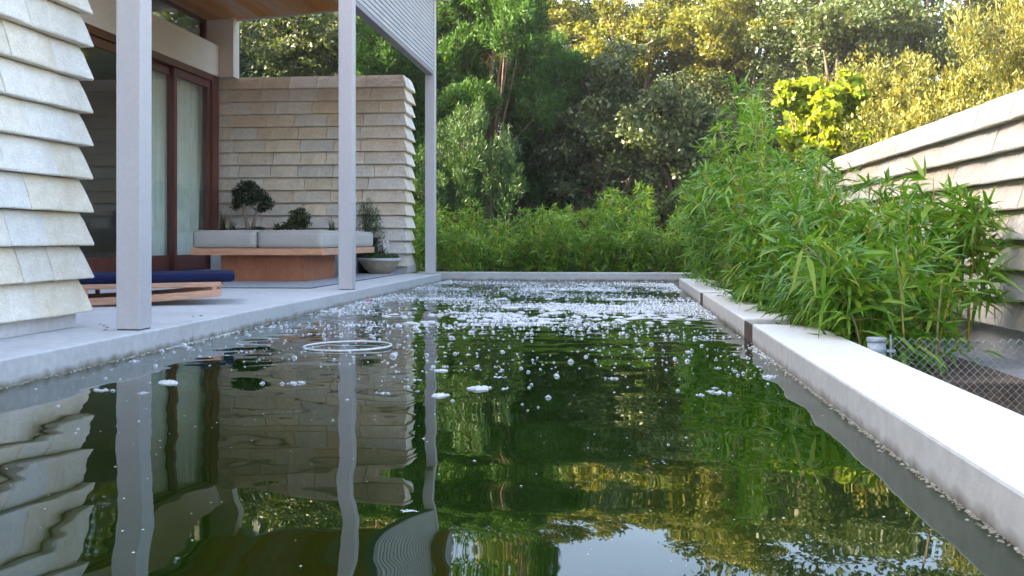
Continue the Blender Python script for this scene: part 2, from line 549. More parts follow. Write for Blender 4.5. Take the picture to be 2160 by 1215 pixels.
for k in range(10):       # fine shiver on the calm part
    lam = wr.uniform(0.075, 0.14)
    th = wr.uniform(0, PI)
    gz += 0.0010 * lam / (2 * PI) * np.sin(2 * PI / lam * (gx * math.cos(th) + gy * math.sin(th)) + wr.uniform(0, 7))
for k in range(22):       # chop round the aerator
    lam = wr.uniform(0.085, 0.24)
    th = wr.uniform(0, PI)
    a = 0.010 * lam / (2 * PI)
    gz += a * np.sin(2 * PI / lam * (gx * math.cos(th) + gy * math.sin(th)) + wr.uniform(0, 7)) * chop
for (cx_, cy_, a0) in ((-0.6, 6.9, 0.0011), (-0.2, 10.3, 0.001), (-1.5, 8.8, 0.0007)):
    rr = np.hypot(gx - cx_, gy - cy_)
    gz += a0 * np.sin(2 * PI * rr / 0.26) * np.exp(-((rr - 1.2) / 1.3) ** 2) * np.exp(-np.clip(rr - 1.5, 0, None))
nx, ny = len(wx), len(wy)
idx = np.arange(nx * ny).reshape(ny, nx)
F = np.stack([idx[:-1, :-1].ravel(), idx[:-1, 1:].ravel(), idx[1:, 1:].ravel(), idx[1:, :-1].ravel()], 1)
tag(obj('pool_water', np_mesh('pool_water', np.stack([gx.ravel(), gy.ravel(), gz.ravel()], 1), F, True), M['water']),
    'dark green rippled water of the long pool', kind='structure')

# ------------------------------------------------------------------ deck, kerb, coping
deck = tag(empty('deck'), 'pale grey concrete deck along the left of the pool', kind='structure')
ye = [-1.0, 1.9, 5.0, 9.2, 12.45]
for a, b in zip(ye[:-1], ye[1:]):
    MB().box(-5.3, PX0, a + 0.0015, b - 0.0015, -0.5, DECK).build('slab', M['deck_concrete'], deck, bevel=0.008)
MB().box(-5.04, -2.66, 8.50, 12.42, DECK + 0.001, DECK + 0.006).build('paving_joint', M['joint'], deck)
MB().box(-5.06, -2.675, 8.515, 12.42, DECK + 0.002, DECK + 0.012).build('paving_panel', M['paving'], deck, bevel=0.003)
kerb = MB().box(-2.6, 1.12, PY1, PY1 + 0.2, -0.5, DECK + 0.004).build('pool_kerb', M['deck_concrete'], bevel=0.01)
tag(kerb, 'pale concrete kerb across the far end of the pool', kind='structure')
for i, (a, b, lab) in enumerate(((-1.0, 5.18, 'long bright concrete coping block nearest the camera'),
                                 (5.55, 8.10, 'middle concrete coping block under the bamboo'),
                                 (8.42, 11.15, 'far concrete coping block at the end of the right bank'))):
    o = MB().box(PX1, 1.0, a, b, -0.5, DECK).build('pool_coping', M['coping'], bevel=0.009)
    tag(o, lab, kind='structure')
M['rust'] = surf('rust_stained_plate', (0.085, 0.055, 0.042), (0.16, 0.10, 0.075), 9, 0.8, 0.2, 40)
for a, b, lab in ((5.181, 5.549, 'brown stained weir plate in the slot between the near and middle coping'), (8.101, 8.419, 'brown stained weir plate in the slot between the middle and far coping')):
    tag(MB().box(PX1 + .006, PX1 + .018, a, b, -.2, .090).build('weir_plate', M['rust']), lab, 'plate', 'weir plates')
o = MB().box(1.0, 1.10, 5.19, 12.9, -0.5, 0.03).build('channel_wall', M['concrete'])
tag(o, 'low concrete wall closing the slots behind the coping', kind='structure')
o = MB().box(1.10, 1.72, 4.3, 13.0, -0.5, -0.06).build('planting_bed', M['soil'])
tag(o, 'dark soil bed under the bamboo', kind='structure')
o = MB().box(1.72, 2.30, -1.0, 13.6, -0.5, -0.13).build('footing', M['paving'], bevel=0.01)
tag(o, 'concrete footing ledge below the right stone wall', kind='structure')


# ------------------------------------------------------------------ stone walls laid in overlapping tilted courses
def prof(p, h):
    return [(p * 0.95, 0.0), (p, 0.006), (p * 0.84, 0.22 * h), (p * 0.62, 0.48 * h), (p * 0.37, 0.74 * h), (p * 0.08, h)]


def stone_mesh(L, h, p, mit0, mit1, rg, back=0.09):
    pr = prof(p, h - 0.004)
    ns = max(2, min(5, int(round(L / 0.14))))
    V, Fc = [], []
    rows = []
    for s in range(ns + 1):
        t = s / ns
        row = []
        dv = rg.uniform(-0.004, 0.004)
        for j, (v, w) in enumerate(pr):
            u0 = -v if mit0 else 0.0
            u1 = L + v if mit1 else L
            jj = rg.uniform(-0.0018, 0.0018)
            edge = 0.007 if (t in (0, 1)) and not ((t == 0 and mit0) or (t == 1 and mit1)) else 0.0
            dw = rg.uniform(-0.0022, 0.0015) if j == 0 else 0
            V.append((u0 + (u1 - u0) * t + (rg.uniform(-.004, .004) if 0 < t < 1 else 0), v + dv + jj - edge, w + dw))
            row.append(len(V) - 1)
        for w in (h - 0.004, 0.0):
            u0 = back if mit0 else 0.0
            u1 = L - back if mit1 else L
            V.append((u0 + (u1 - u0) * t, -back, w))
            row.append(len(V) - 1)
        rows.append(row)
    k = len(rows[0])
    for s in range(ns):
        a, b = rows[s], rows[s + 1]
        for j in range(k):
            j2 = (j + 1) % k
            Fc.append((a[j], b[j], b[j2], a[j2]))
    Fc.append(tuple(rows[0]))
    Fc.append(tuple(reversed(rows[-1])))
    me = bpy.data.meshes.new('stone')
    me.from_pydata(V, [], Fc)
    me.update()
    return me


def stone_face(parent, org, rz, L, z0, n, h, p, mat, rg, lmin, lmax, mit0=False, mit1=False, gap=0.0022):
    """stones along local +u (rz), outward normal to the right hand of u turned to +v"""
    for c in range(n):
        u = 0.0
        first = True
        off = rg.uniform(0.3, 1.0)
        while u < L - 1e-6:
            ln = rg.uniform(lmin, lmax) * (off if first else 1)
            ln = max(ln, 0.13)
            if L - (u + ln) < lmin * 0.55: ln = L - u
            last = u + ln >= L - 1e-6
            g = gap
            me = stone_mesh(ln - 2 * g, h, p, mit0 and first, mit1 and last, rg)
            o = obj('stone', me, mat, parent)
            # local frame: u -> (cos,sin), v -> (sin,-cos)
            c_, s_ = math.cos(rz), math.sin(rz)
            mtx = Matrix(((c_, s_, 0, org[0] + c_ * (u + g)), (s_, -c_, 0, org[1] + s_ * (u + g)), (0, 0, 1, z0 + c * h + 0.002), (0, 0, 0, 1)))
            o.matrix_local = mtx
            me.flip_normals()
            u += ln
            first = False


rg = random.Random(3)
HC = 0.1645
# near left wall: face towards the pool, end towards the daybed
w = tag(empty('stone_wall', (-2.65, 4.67, DECK)), 'pale limestone wall of tilted courses, nearest at the left edge', 'wall')
wi = w.matrix_world
MB().box(-0.55, -0.085, -3.55, -0.085, 0.0, 3.95).build('core', M['core'], w)
MB().box(-0.56, 0.0, -3.56, -0.01, 0.0, 0.072).build('plinth', M['concrete'], w, bevel=0.004)
stone_face(w, (-0.0, -3.5), PI / 2, 3.5, 0.072, 23, HC, 0.056, M['stone'], rg, 0.22, 0.42, False, True)
stone_face(w, (0.0, 0.0), PI, 0.55, 0.072, 23, HC, 0.056, M['stone'], rg, 0.25, 0.4, True, False)
# far wall behind the daybed: face towards the camera, end towards the pool
w = tag(empty('stone_wall', (-2.66, BY, DECK)), 'buff limestone wall of overlapping courses behind the daybed', 'wall')
MB().box(-2.75, -0.10, 0.09, 0.55, 0.0, 2.53).build('core', M['core'], w)
MB().box(-2.70, -0.0, 0.0, 0.56, 0.0, 0.085).build('plinth', M['concrete'], w, bevel=0.004)
stone_face(w, (-2.62, 0.0), 0.0, 2.56, 0.085, 15, HC - 0.0005, 0.06, M['stone_back'], rg, 0.30, 0.55, False, True, .0035)
stone_face(w, (-0.06, 0.0), PI / 2, 0.55, 0.085, 15, HC - 0.0005, 0.06, M['stone_back'], rg, 0.25, 0.45, True, False)
# right boundary wall: face towards the pool
w = tag(empty('stone_wall', (2.17, 0.5, 0.0)), 'pale limestone boundary wall of wide courses behind the bamboo on the right', 'wall')
MB().box(0.085, 0.45, 0.0, 13.2, -0.4, 1.30).build('core', M['core'], w)
MB().box(0.02, 0.46, -0.02, 13.22, -0.4, 0.045).build('plinth', M['concrete'], w, bevel=0.004)
stone_face(w, (0.0, 13.2), -PI / 2, 13.2, 0.045, 8, 0.1625, 0.056, M['stone_pink'], rg, 0.5, 0.95, False, False)


# ------------------------------------------------------------------ house
house = tag(empty('house', (DOORX, 9.0, DECK)), 'modern house with sloping timber soffit, plaster beam and sliding doors', 'house')


def hb(x0, x1, y0, y1, z0, z1):      # world numbers -> house-local box
    return MB().box(x0 - DOORX, x1 - DOORX, y0 - 9.0, y1 - 9.0, z0 - DECK, z1 - DECK)


HY0, HY1 = 4.75, 12.42
hb(-5.30, -5.075, HY0, 12.33, 2.62, 3.02).build('beam', M['plaster'], house, bevel=0.004)
hb(-5.30, -4.885, 12.331, 12.53, 2.622, 3.40).build('pier', M['plaster'], house, bevel=0.004)
hb(-12.0, -5.0, 12.535, 12.80, -0.1, 3.30).build('end_wall', M['plaster'], house)
hb(-12.0, -2.75, 0.6, 0.9, -0.1, 3.30).build('end_wall', M['plaster'], house)
hb(-12.0, -11.8, 0.9, 12.53, -0.1, 3.30).build('rear_wall', M['plaster'], house)
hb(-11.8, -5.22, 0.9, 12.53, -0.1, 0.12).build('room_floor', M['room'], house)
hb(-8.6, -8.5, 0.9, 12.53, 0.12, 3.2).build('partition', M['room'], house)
hb(-5.30, -3.2, 4.42, 4.60, DECK, 3.305).build('side_wall', M['plaster'], house)
hb(-12.2, -2.9, -7.0, 0.49, -0.1, 4.05).build('sun_block_wing', M['plaster'], house)  # unseen mass added to keep the sun off the near coping
hb(-12.2, -2.72, 0.5, 4.29, 3.31, 4.05).build('sun_block_parapet', M['plaster'], house)  # unseen block added to stop sun leaking onto the deck
hb(-12.2, -5.35, 4.295, 8.11, 3.31, 3.75).build('flat_roof', M['roof'], house)
hb(-12.0, -5.7, -7.0, 12.40, 4.06, 6.3).build('sun_block_storey', M['plaster'], house)  # unseen storey added to hold the right wall and bamboo in shade
# roof: soffit boards on a slope that rises towards the pool
cx0, cx1 = -5.30, -2.12


def soff_z(x): return 3.366 + 0.073 * (x + 5.04)


roof = MB()
v = []
x0, x1, y0, y1 = -12.2, -2.10, 8.12, 12.47
roof.add([(x0 - DOORX, y0 - 9, soff_z(-5.3) + .02 - DECK), (x1 - DOORX, y0 - 9, soff_z(x1) + .02 - DECK), (x1 - DOORX, y1 - 9, soff_z(x1) + .02 - DECK), (x0 - DOORX, y1 - 9, soff_z(-5.3) + .02 - DECK),
          (x0 - DOORX, y0 - 9, soff_z(-5.3) + .35 - DECK), (x1 - DOORX, y0 - 9, soff_z(x1) + .17 - DECK), (x1 - DOORX, y1 - 9, soff_z(x1) + .17 - DECK), (x0 - DOORX, y1 - 9, soff_z(-5.3) + .35 - DECK)],
         [(0, 3, 2, 1), (4, 5, 6, 7), (0, 1, 5, 4), (1, 2, 6, 5), (2, 3, 7, 6), (3, 0, 4, 7)])
roof = roof.build('roof', M['roof'], house)
nb = 26
for i in range(nb):                     # cedar boards of the soffit
    a = cx0 + (cx1 - cx0) * i / nb
    b = cx0 + (cx1 - cx0) * (i + 1) / nb - 0.003
    mb = MB()
    za, zb = soff_z(a) - DECK, soff_z(b) - DECK
    a -= DOORX
    b -= DOORX
    ya, yb = 8.13 - 9, 12.44 - 9
    mb.add([(a, ya, za), (b, ya, zb), (b, yb, zb), (a, yb, za), (a, ya, za + .03), (b, ya, zb + .03), (b, yb, zb + .03), (a, yb, za + .03)],
           [(0, 3, 2, 1), (4, 5, 6, 7), (0, 1, 5, 4), (1, 2, 6, 5), (2, 3, 7, 6), (3, 0, 4, 7)])
    mb.build('soffit_board', M['soffit'], roof)
mb = MB()
a, b = cx0 - DOORX, x1 - DOORX
za, zb = soff_z(cx0) - DECK - 0.018, soff_z(x1) - DECK - 0.018
mb.add([(a, 12.445 - 9, za), (b, 12.445 - 9, zb), (b, 12.475 - 9, zb), (a, 12.475 - 9, za), (a, 12.445 - 9, za + .2), (b, 12.445 - 9, zb + .2), (b, 12.475 - 9, zb + .2), (a, 12.475 - 9, za + .2)],
       [(0, 3, 2, 1), (4, 5, 6, 7), (0, 1, 5, 4), (1, 2, 6, 5), (2, 3, 7, 6), (3, 0, 4, 7)])
mb.build('fascia', M['louver'], roof)
hb(-2.355, -2.245, 4.45, 8.115, 3.575, 3.72).build('header_beam', M['steel'], house)
# clerestory above the beam
cl = hb(-5.30, -5.255, HY0, 12.33, 3.0, 3.07).build('clerestory_window', M['mahogany'], house)
hb(-5.29, -5.275, HY0, 12.29, 3.07, 3.36).build('pane', M['glass'], cl)
hb(-5.31, -5.24, 12.27, 12.329, 3.06, 3.37).build('frame', M['mahogany'], cl)
hb(-5.31, -5.24, 10.2, 10.26, 3.07, 3.37).build('frame', M['mahogany'], cl)
hb(-5.31, -5.245, HY0, 12.27, 3.325, 3.36).build('frame', M['mahogany'], cl)
# sliding doors
hb(-5.20, -5.02, HY0, 12.40, DECK + 0.001, 0.158).build('threshold', M['paving'], house, bevel=0.004)


def door(y0, y1, xo, first):
    d = empty('sliding_door', (0, 0, 0))
    d.parent = house
    x = DOORX - 0.045 - xo
    st = 0.075
    z0, z1 = 0.162, 2.535
    hb(x - .022, x + .022, y0, y0 + st, z0, z1).build('stile', M['mahogany'], d, bevel=0.003)
    hb(x - .022, x + .022, y1 - st, y1, z0, z1).build('stile', M['mahogany'], d, bevel=0.003)
    hb(x - .022, x + .022, y0 + st, y1 - st, z0, z0 + 0.19).build('bottom_rail', M['mahogany'], d, bevel=0.003)
    hb(x - .022, x + .022, y0 + st, y1 - st, z1 - .09, z1).build('top_rail', M['mahogany'], d, bevel=0.003)
    hb(x - .004, x + .004, y0 + st, y1 - st, z0 + 0.19, z1 - .09).build('pane', M['glass'], d)
    return d


for k, (a, b, xo) in enumerate(((11.10, 12.13, 0.0), (9.95, 11.18, 0.05), (8.95, 10.02, 0.0), (7.7, 8.96, 0.05), (6.4, 7.75, 0.0), (5.0, 6.42, 0.05))):
    door(a, b, xo, k == 0)
hb(-5.21, -5.078, 12.135, 12.329, 0.16, 2.615).build('door_jamb', M['mahogany'], house, bevel=0.003)
hb(-5.21, -5.079, HY0, 12.133, 2.54, 2.618).build('door_head', M['mahogany'], house, bevel=0.003)


def curtain(y0, y1, lab, seed, tie=0.0):
    rg_ = random.Random(seed)
    n, mz = 90, 14
    V, Fc = [], []
    ph = [rg_.uniform(0, 6) for _ in range(4)]
    for j in range(mz + 1):
        t = j / mz
        z = 0.17 + (2.55 - 0.17) * t
        for i in range(n + 1):
            s = i / n
            y = y0 + (y1 - y0 - tie * (1 - t)) * s
            x = 0.03 * math.sin(s * 48 + ph[0]) + 0.014 * math.sin(s * 91 + ph[1] + t) + 0.008 * math.sin(s * 23 + t * 2 + ph[2])
            V.append((x, y - y0, z - 0.17))
    for j in range(mz):
        for i in range(n):
            a = j * (n + 1) + i
            Fc.append((a, a + 1, a + n + 2, a + n + 1))
    o = obj('curtain', MB().add(V, Fc).mesh('curtain', True), M['curtain'], loc=(-5.27, y0, 0.17))
    tag(o, lab, 'curtain', 'curtains behind the sliding doors')


curtain(11.30, 12.32, 'pale pleated curtain behind the door pane next to the stone wall', 4, 0.22)
curtain(10.25, 11.28, 'pale pleated curtain behind the door pane right of the near post', 5, 0.05)

# ------------------------------------------------------------------ posts and louvre screen
for y, lab in ((4.50, 'tall grey square post nearest the camera, beside the navy lounger'),
               (8.30, 'middle grey square post in front of the daybed'),
               (12.17, 'farthest grey square post at the far corner of the pool')):
    t = tag(empty('porch_post', (-2.30, y + 0.06, DECK)), lab, 'post', 'porch posts')
    MB().box(-.06, .06, -.06, .06, 0.006, 3.47 if y < 12 else 4.3).build('shaft', M['steel'], t, bevel=0.004)
    MB().box(-.055, .055, -.055, .055, 0.0, 0.006).build('base_joint', M['joint'], t)
scr = tag(empty('louvre_screen', (-2.30, 8.42, 2.575)), 'grey screen of horizontal louvre slats high between the posts', 'screen')
SL = 12.17 - 8.42
MB().box(-.045, .045, 0.001, SL - .001, 0.0, 0.045).build('bottom_rail', M['louver_dark'], scr, bevel=0.003)
z = 0.055
while z < 1.65:
    mb = MB()
    mb.add([(-.03, 0.002, z + .012), (.042, 0.002, z), (.046, 0.002, z + .033), (-.026, 0.002, z + .045),
            (-.03, SL - .002, z + .012), (.042, SL - .002, z), (.046, SL - .002, z + .033), (-.026, SL - .002, z + .045)],
           [(0, 1, 2, 3), (7, 6, 5, 4), (0, 4, 5, 1), (1, 5, 6, 2), (2, 6, 7, 3), (3, 7, 4, 0)])
    mb.build('slat', M['louver'], scr)
    z += 0.051
MB().box(-.04, .04, 0.001, SL - .001, z + .01, z + 0.07).build('top_rail', M['louver_dark'], scr)


# ------------------------------------------------------------------ soft cushion mesh
def cushion_mesh(name, sx, sy, sz, r, puff=0.012, n=14):
    """rounded, slightly puffed box; base at z=0"""
    V, Fc = [], []
    def grid(fn, nu, nv):
        b = len(V)
        for j in range(nv + 1):
            for i in range(nu + 1):
                V.append(fn(i / nu, j / nv))
        for j in range(nv):
            for i in range(nu):
                a = b + j * (nu + 1) + i
                Fc.append((a, a + 1, a + nu + 2, a + nu + 1))
    hx, hy, hz = sx / 2, sy / 2, sz / 2
    def rb(p):
        q = Vector((max(-hx + r, min(hx - r, p[0])), max(-hy + r, min(hy - r, p[1])), max(-hz + r, min(hz - r, p[2]))))
        d = Vector(p) - q
        if d.length > 1e-9: d = d.normalized() * r
        o_ = q + d
        fx, fy, fz = 1 - (o_.x / hx) ** 2, 1 - (o_.y / hy) ** 2, 1 - (o_.z / hz) ** 2
        s = lambda t: max(0, t) ** 0.5
        o_.z += math.copysign(puff, o_.z) * s(fx) * s(fy) * (1 if o_.z > 0 else 0)
        o_.y += math.copysign(puff * .8, o_.y) * s(fx) * s(fz)
        o_.x += math.copysign(puff * .8, o_.x) * s(fy) * s(fz)
        o_.z += hz
        return tuple(o_)
    L = lambda t: 2 * t - 1
    S = lambda t: math.sin(L(t) * PI / 2)
    N = n
    grid(lambda a, b: rb((S(a) * hx, S(b) * hy, hz)), N, N)
    grid(lambda a, b: rb((S(a) * hx, -S(b) * hy, -hz)), N, N)
    grid(lambda a, b: rb((S(a) * hx, -hy, S(b) * hz)), N, N)
    grid(lambda a, b: rb((-S(a) * hx, hy, S(b) * hz)), N, N)
    grid(lambda a, b: rb((hx, S(a) * hy, S(b) * hz)), N, N)
    grid(lambda a, b: rb((-hx, -S(a) * hy, S(b) * hz)), N, N)
    return MB().add(V, Fc).mesh(name, True)


# ------------------------------------------------------------------ daybed with two cushions
FL = DECK + 0.012
bed = tag(empty('daybed', (-3.555, 10.62, FL)), 'low cedar daybed platform on a solid red cedar pedestal', 'daybed')
MB().box(-.42, .445, -0.92, 0.18, 0, 0.262).build('pedestal', M['cedar_y'], bed, bevel=0.004)
top = MB().box(-.675, .675, -1.06, -1.025, 0.263, 0.331).build('front_board', M['cedar'], bed, bevel=0.004)
MB().box(.641, .675, -1.0245, 1.06, 0.263, 0.331).build('side_board', M['teak'], bed, bevel=0.004)
MB().box(-.675, -.641, -1.0245, 1.06, 0.263, 0.331).build('side_board', M['teak'], bed, bevel=0.004)
for i in range(9):
    a = -1.02 + i * 0.231
    MB().box(-.64, .64, a, a + 0.224, 0.285, 0.326).build('slat', M['cedar'], bed)
for sx, lab in ((-0.337, 'left taupe seat cushion on the daybed'), (0.337, 'right taupe seat cushion on the daybed, nearer the pool')):
    o = obj('seat_cushion', cushion_mesh('seat_cushion', 0.664, 2.10, 0.178, 0.042, 0.008), M['canvas'], loc=(-3.555 + sx, 10.62, FL + 0.3315))
    tag(o, lab, 'cushion', 'daybed cushions')
    for zz in (0.012, 0.166):
        loop = []
        for cxs, cys, a0 in ((1, 1, 0), (-1, 1, 90), (-1, -1, 180), (1, -1, 270)):
            for q in range(5):
                a = math.radians(a0 + 22.5 * q)
                loop.append((cxs * .288 + .040 * math.cos(a), cys * 1.006 + .040 * math.sin(a), zz))
        full = []
        for q in range(len(loop)):
            p0, p1 = Vector(loop[q]), Vector(loop[(q + 1) % len(loop)])
            nsub = 8 if (p1 - p0).length > .2 else 1
            for w in range(nsub):
                full.append(p0.lerp(p1, w / nsub))
        MB().tube(full, .0035, 6, closed=True).build('piping', M['canvas'], o, smooth=True)

# ------------------------------------------------------------------ ledge with potted plants
led = tag(empty('planter_ledge', (-4.25, 12.2, FL)), 'grey concrete ledge behind the daybed carrying the potted plants', 'ledge')
MB().box(-.82, .82, -.16, .20, 0, 0.44).build('base', M['concrete'], led, bevel=0.006)
MB().box(-.83, .85, -.19, .22, 0.441, 0.50).build('top_slab', M['concrete'], led, bevel=0.006)
LZ = FL + 0.50


def leaf_cards(C, N_, size, asp, rg_, up=0.0, jit=0.5, dirs=None):
    """rhombic leaves: C (n,3) centres; returns verts (4n,3) and quads"""
    n = len(C)
    if dirs is None:
        d = rg_.normal(size=(n, 3))
        d[:, 2] += up
    else:
        d = dirs + rg_.normal(size=(n, 3)) * jit
    d /= np.linalg.norm(d, axis=1)[:, None] + 1e-9
    a = rg_.normal(size=(n, 3))
    s = np.cross(d, a)
    s /= np.linalg.norm(s, axis=1)[:, None] + 1e-9
    L = (size * rg_.uniform(0.65, 1.3, n))[:, None]
    W = L * asp
    nrm = np.cross(d, s)
    V = np.empty((n, 4, 3))
    V[:, 0] = C - d * L * .5
    V[:, 1] = C + s * W * .5 + nrm * W * .12 - d * L * .05
    V[:, 2] = C + d * L * .5
    V[:, 3] = C - s * W * .5 + nrm * W * .12 - d * L * .05
    F = np.arange(n * 4).reshape(n, 4)
    return V.reshape(-1, 3), F


def tints(n, rg_, base=None, spread=0.28):
    b = 0.5 if base is None else base
    return np.repeat(np.clip(b + rg_.normal(size=n) * spread, 0, 1), 4)


def foliage(name, mat, parent, blobs, per, size, asp, seed, up=0.0, outward=0.0, spread=0.25):
    """blobs: list of (x,y,z,r[,rz]); leaves fill each blob mostly near its surface"""
    rg_ = np.random.default_rng(seed)
    Cs, Ts, Ds = [], [], []
    for b in blobs:
        n = max(4, int(per * (b[3] ** 2)))
        d = rg_.normal(size=(n, 3))
        d /= np.linalg.norm(d, axis=1)[:, None]
        rad = b[3] * rg_.uniform(0.15, 1.0, n) ** 0.5 * (1 + 0.15 * rg_.normal(size=n))
        pz = b[4] if len(b) > 4 else 0.75
        c = d * rad[:, None] * np.array([1, 1, pz]) + np.array(b[:3])
        Cs.append(c)
        Ds.append(d)
        Ts.append(np.clip(rg_.normal(0.45, 0.13) + rg_.normal(size=n) * spread, 0, 1))
    C = np.concatenate(Cs)
    D = np.concatenate(Ds)
    T = np.concatenate(Ts)
    dirs = None
    if outward > 0:
        dirs = D * outward + np.array([0, 0, up])
    V, F = leaf_cards(C, None, size, asp, rg_, up, 0.55, dirs)
    return obj(name, np_mesh(name, V, F, False, np.repeat(T, 4)), mat, parent)


# bonsai with two trunks
bon = tag(empty('bonsai_tree', (-4.63, 12.12, LZ)), 'dark leafy bonsai tree with two pale trunks in a shallow pale tray', 'bonsai')
MB().box(-.15, .22, -.09, .09, 0, 0.035).build('tray', M['tray_pale'], bon, bevel=0.008)
MB().box(-.14, .21, -.08, .08, 0.028, 0.045).build('soil', M['soil'], bon, bevel=0.01)
trk = MB()
trk.tube([(0.02, 0, .03), (0.0, 0, .14), (-.035, 0.01, .27), (-.03, 0.01, .40), (-.06, .02, .5)], [.034, .027, .024, .019, .009], 8)
trk.tube([(0.075, .01, .03), (.095, .01, .14), (.13, .02, .27), (.15, .02, .36), (.20, .03, .45)], [.03, .025, .021, .017, .008], 8)
for p0, p1, p2 in (((-.03, 0, .3), (-.1, .02, .38), (-.15, .03, .42)), ((-.03, 0, .38), (.04, .03, .46), (.08, .04, .56)), ((.14, .02, .3), (.22, .0, .34), (.29, .0, .36)), ((.13, .02, .27), (.07, -.02, .34), (.04, -.03, .38))):
    trk.tube([p0, p1, p2], [.012, .009, .004], 6)
trk.build('trunk', M['bark_pale'], bon, smooth=True)
foliage('crown', M['pot_leaf'], bon, [(-.02, 0, .58, .11), (-.12, .02, .50, .10), (.08, 0, .52, .12), (.17, .01, .46, .11), (-.1, 0, .40, .09), (.25, .02, .40, .09), (.06, -.02, .41, .10), (.29, 0, .34, .06), (-.14, 0, .33, .06), (.19, .01, .31, .07), (.05, 0, .61, .08)],
        30000, 0.034, 0.55, 21)
foliage('moss', M['pot_leaf_olive'], bon, [(.14, -.03, .06, .07, .5), (.2, -.02, .055, .05, .5)], 40000, 0.02, 0.5, 22)
# small olive shrub
sh = tag(empty('potted_shrub', (-4.02, 12.14, LZ)), 'small olive green shrub in a long black tray behind the right cushion', 'shrub')
MB().box(-.33, .40, -.10, .10, 0, 0.032).build('tray', M['tray'], sh, bevel=0.005)
MB().box(-.32, .39, -.09, .09, 0.025, 0.036).build('soil', M['soil'], sh)
st = MB()
for a in range(7):
    an = a * 0.9
    st.tube([(.04, 0, .03), (.04 + .05 * math.cos(an), .05 * math.sin(an), .12), (.04 + .12 * math.cos(an), .08 * math.sin(an), .2)], [.009, .006, .003], 5)
st.build('stem', M['bark'], sh)
foliage('crown', M['pot_leaf_olive'], sh, [(.04, 0, .15, .12), (.10, 0, .22, .09), (0, 0, .24, .07), (.14, .0, .12, .09), (-.07, 0, .10, .08), (-.20, 0, .07, .07), (.08, 0, .28, .06), (.17, 0, .19, .05)], 26000, 0.034, 0.6, 23)


def blades(name, mat, parent, n, h, spread, seed, w=0.004, base=0.03, droop=0.5):
    rg_ = random.Random(seed)
    V, Fc, T = [], [], []
    for i in range(n):
        an = rg_.uniform(0, 2 * PI)
        bx, by = rg_.uniform(-base, base), rg_.uniform(-base, base)
        hh = h * rg_.uniform(.55, 1.05)
        sp = spread * rg_.uniform(.2, 1.0)
        d = Vector((math.cos(an), math.sin(an), 0))
        s = Vector((-d.y, d.x, 0)) * w
        t_ = rg_.random()
        pts = []
        for k in range(5):
            t = k / 4
            c = Vector((bx, by, 0)) + d * sp * t ** 1.8 + Vector((0, 0, hh * (t - droop * .35 * t ** 3)))
            ww = 1 - t * .92
            pts.append((c - s * ww, c + s * ww))
        b = len(V)
        for l, r_ in pts: V += [tuple(l), tuple(r_)]
        T += [t_] * 10
        for k in range(4): Fc.append((b + 2 * k, b + 2 * k + 1, b + 2 * k + 3, b + 2 * k + 2))
    return obj(name, np_mesh(name, V, Fc, False, T), mat, parent)


gt = tag(empty('potted_grass', (-4.93, 12.10, LZ)), 'thin wispy grass tuft in a small dark pot beside the door', 'grass')
MB().lathe([(0.0, 0), (.05, 0), (.062, .05), (.066, .05), (.05, .048), (0, .045)], 20).build('pot', M['tray'], gt, smooth=True)
blades('blade_tuft', M['pot_leaf'], gt, 60, 0.30, 0.16, 31, 0.003).location = (0, 0, .045)
gt = tag(empty('potted_grass', (-4.80, 12.08, LZ)), 'short arching grass tuft in a small dark pot left of the bonsai', 'grass')
MB().lathe([(0.0, 0), (.045, 0), (.055, .04), (.06, .04), (.045, .038), (0, .035)], 20).build('pot', M['tray'], gt, smooth=True)
blades('blade_tuft', M['pot_leaf_olive'], gt, 45, 0.20, 0.16, 32, 0.003).location = (0, 0, .035)
gt = tag(empty('potted_grass', (-3.52, 12.10, LZ)), 'blue grey grass tuft just left of the middle post', 'grass')
MB().lathe([(0.0, 0), (.045, 0), (.055, .04), (.06, .04), (.045, .038), (0, .035)], 20).build('pot', M['tray'], gt, smooth=True)
blades('blade_tuft', M['willow_leaf'], gt, 60, 0.17, 0.09, 33, 0.003).location = (0, 0, .035)

# rosemary in a tall dark pot behind the middle post
rs = tag(empty('rosemary_bush', (-3.11, 12.22, FL)), 'dark green needle leaved bush in a tall pot behind the middle post', 'bush')
MB().lathe([(0.0, 0), (.11, 0), (.14, .42), (.15, .42), (.15, .45), (.125, .45), (.12, .40), (0, .40)], 24).build('pot', M['tray'], rs, smooth=True)
st = MB()
for a in range(12):
    an = a * 2.4
    q = .03 + .09 * (a % 4) / 3
    st.tube([(0, 0, .38), (q * .6 * math.cos(an), q * .6 * math.sin(an), .6), (q * 1.3 * math.cos(an) + .02, q * math.sin(an), .86 - .05 * (a % 3))], [.007, .005, .002], 5)
st.build('stem', M['bark'], rs)
foliage('crown', M['willow_leaf'], rs, [(0, 0, .66, .13, 1.3), (.07, 0, .60, .13, 1.2), (-.05, 0, .76, .10, 1.4), (.03, 0, .84, .07, 1.5), (.14, 0, .50, .10, 1.2), (.10, -.02, .72, .09, 1.2)], 36000, 0.035, 0.16, 24, up=0.6, outward=0.8)

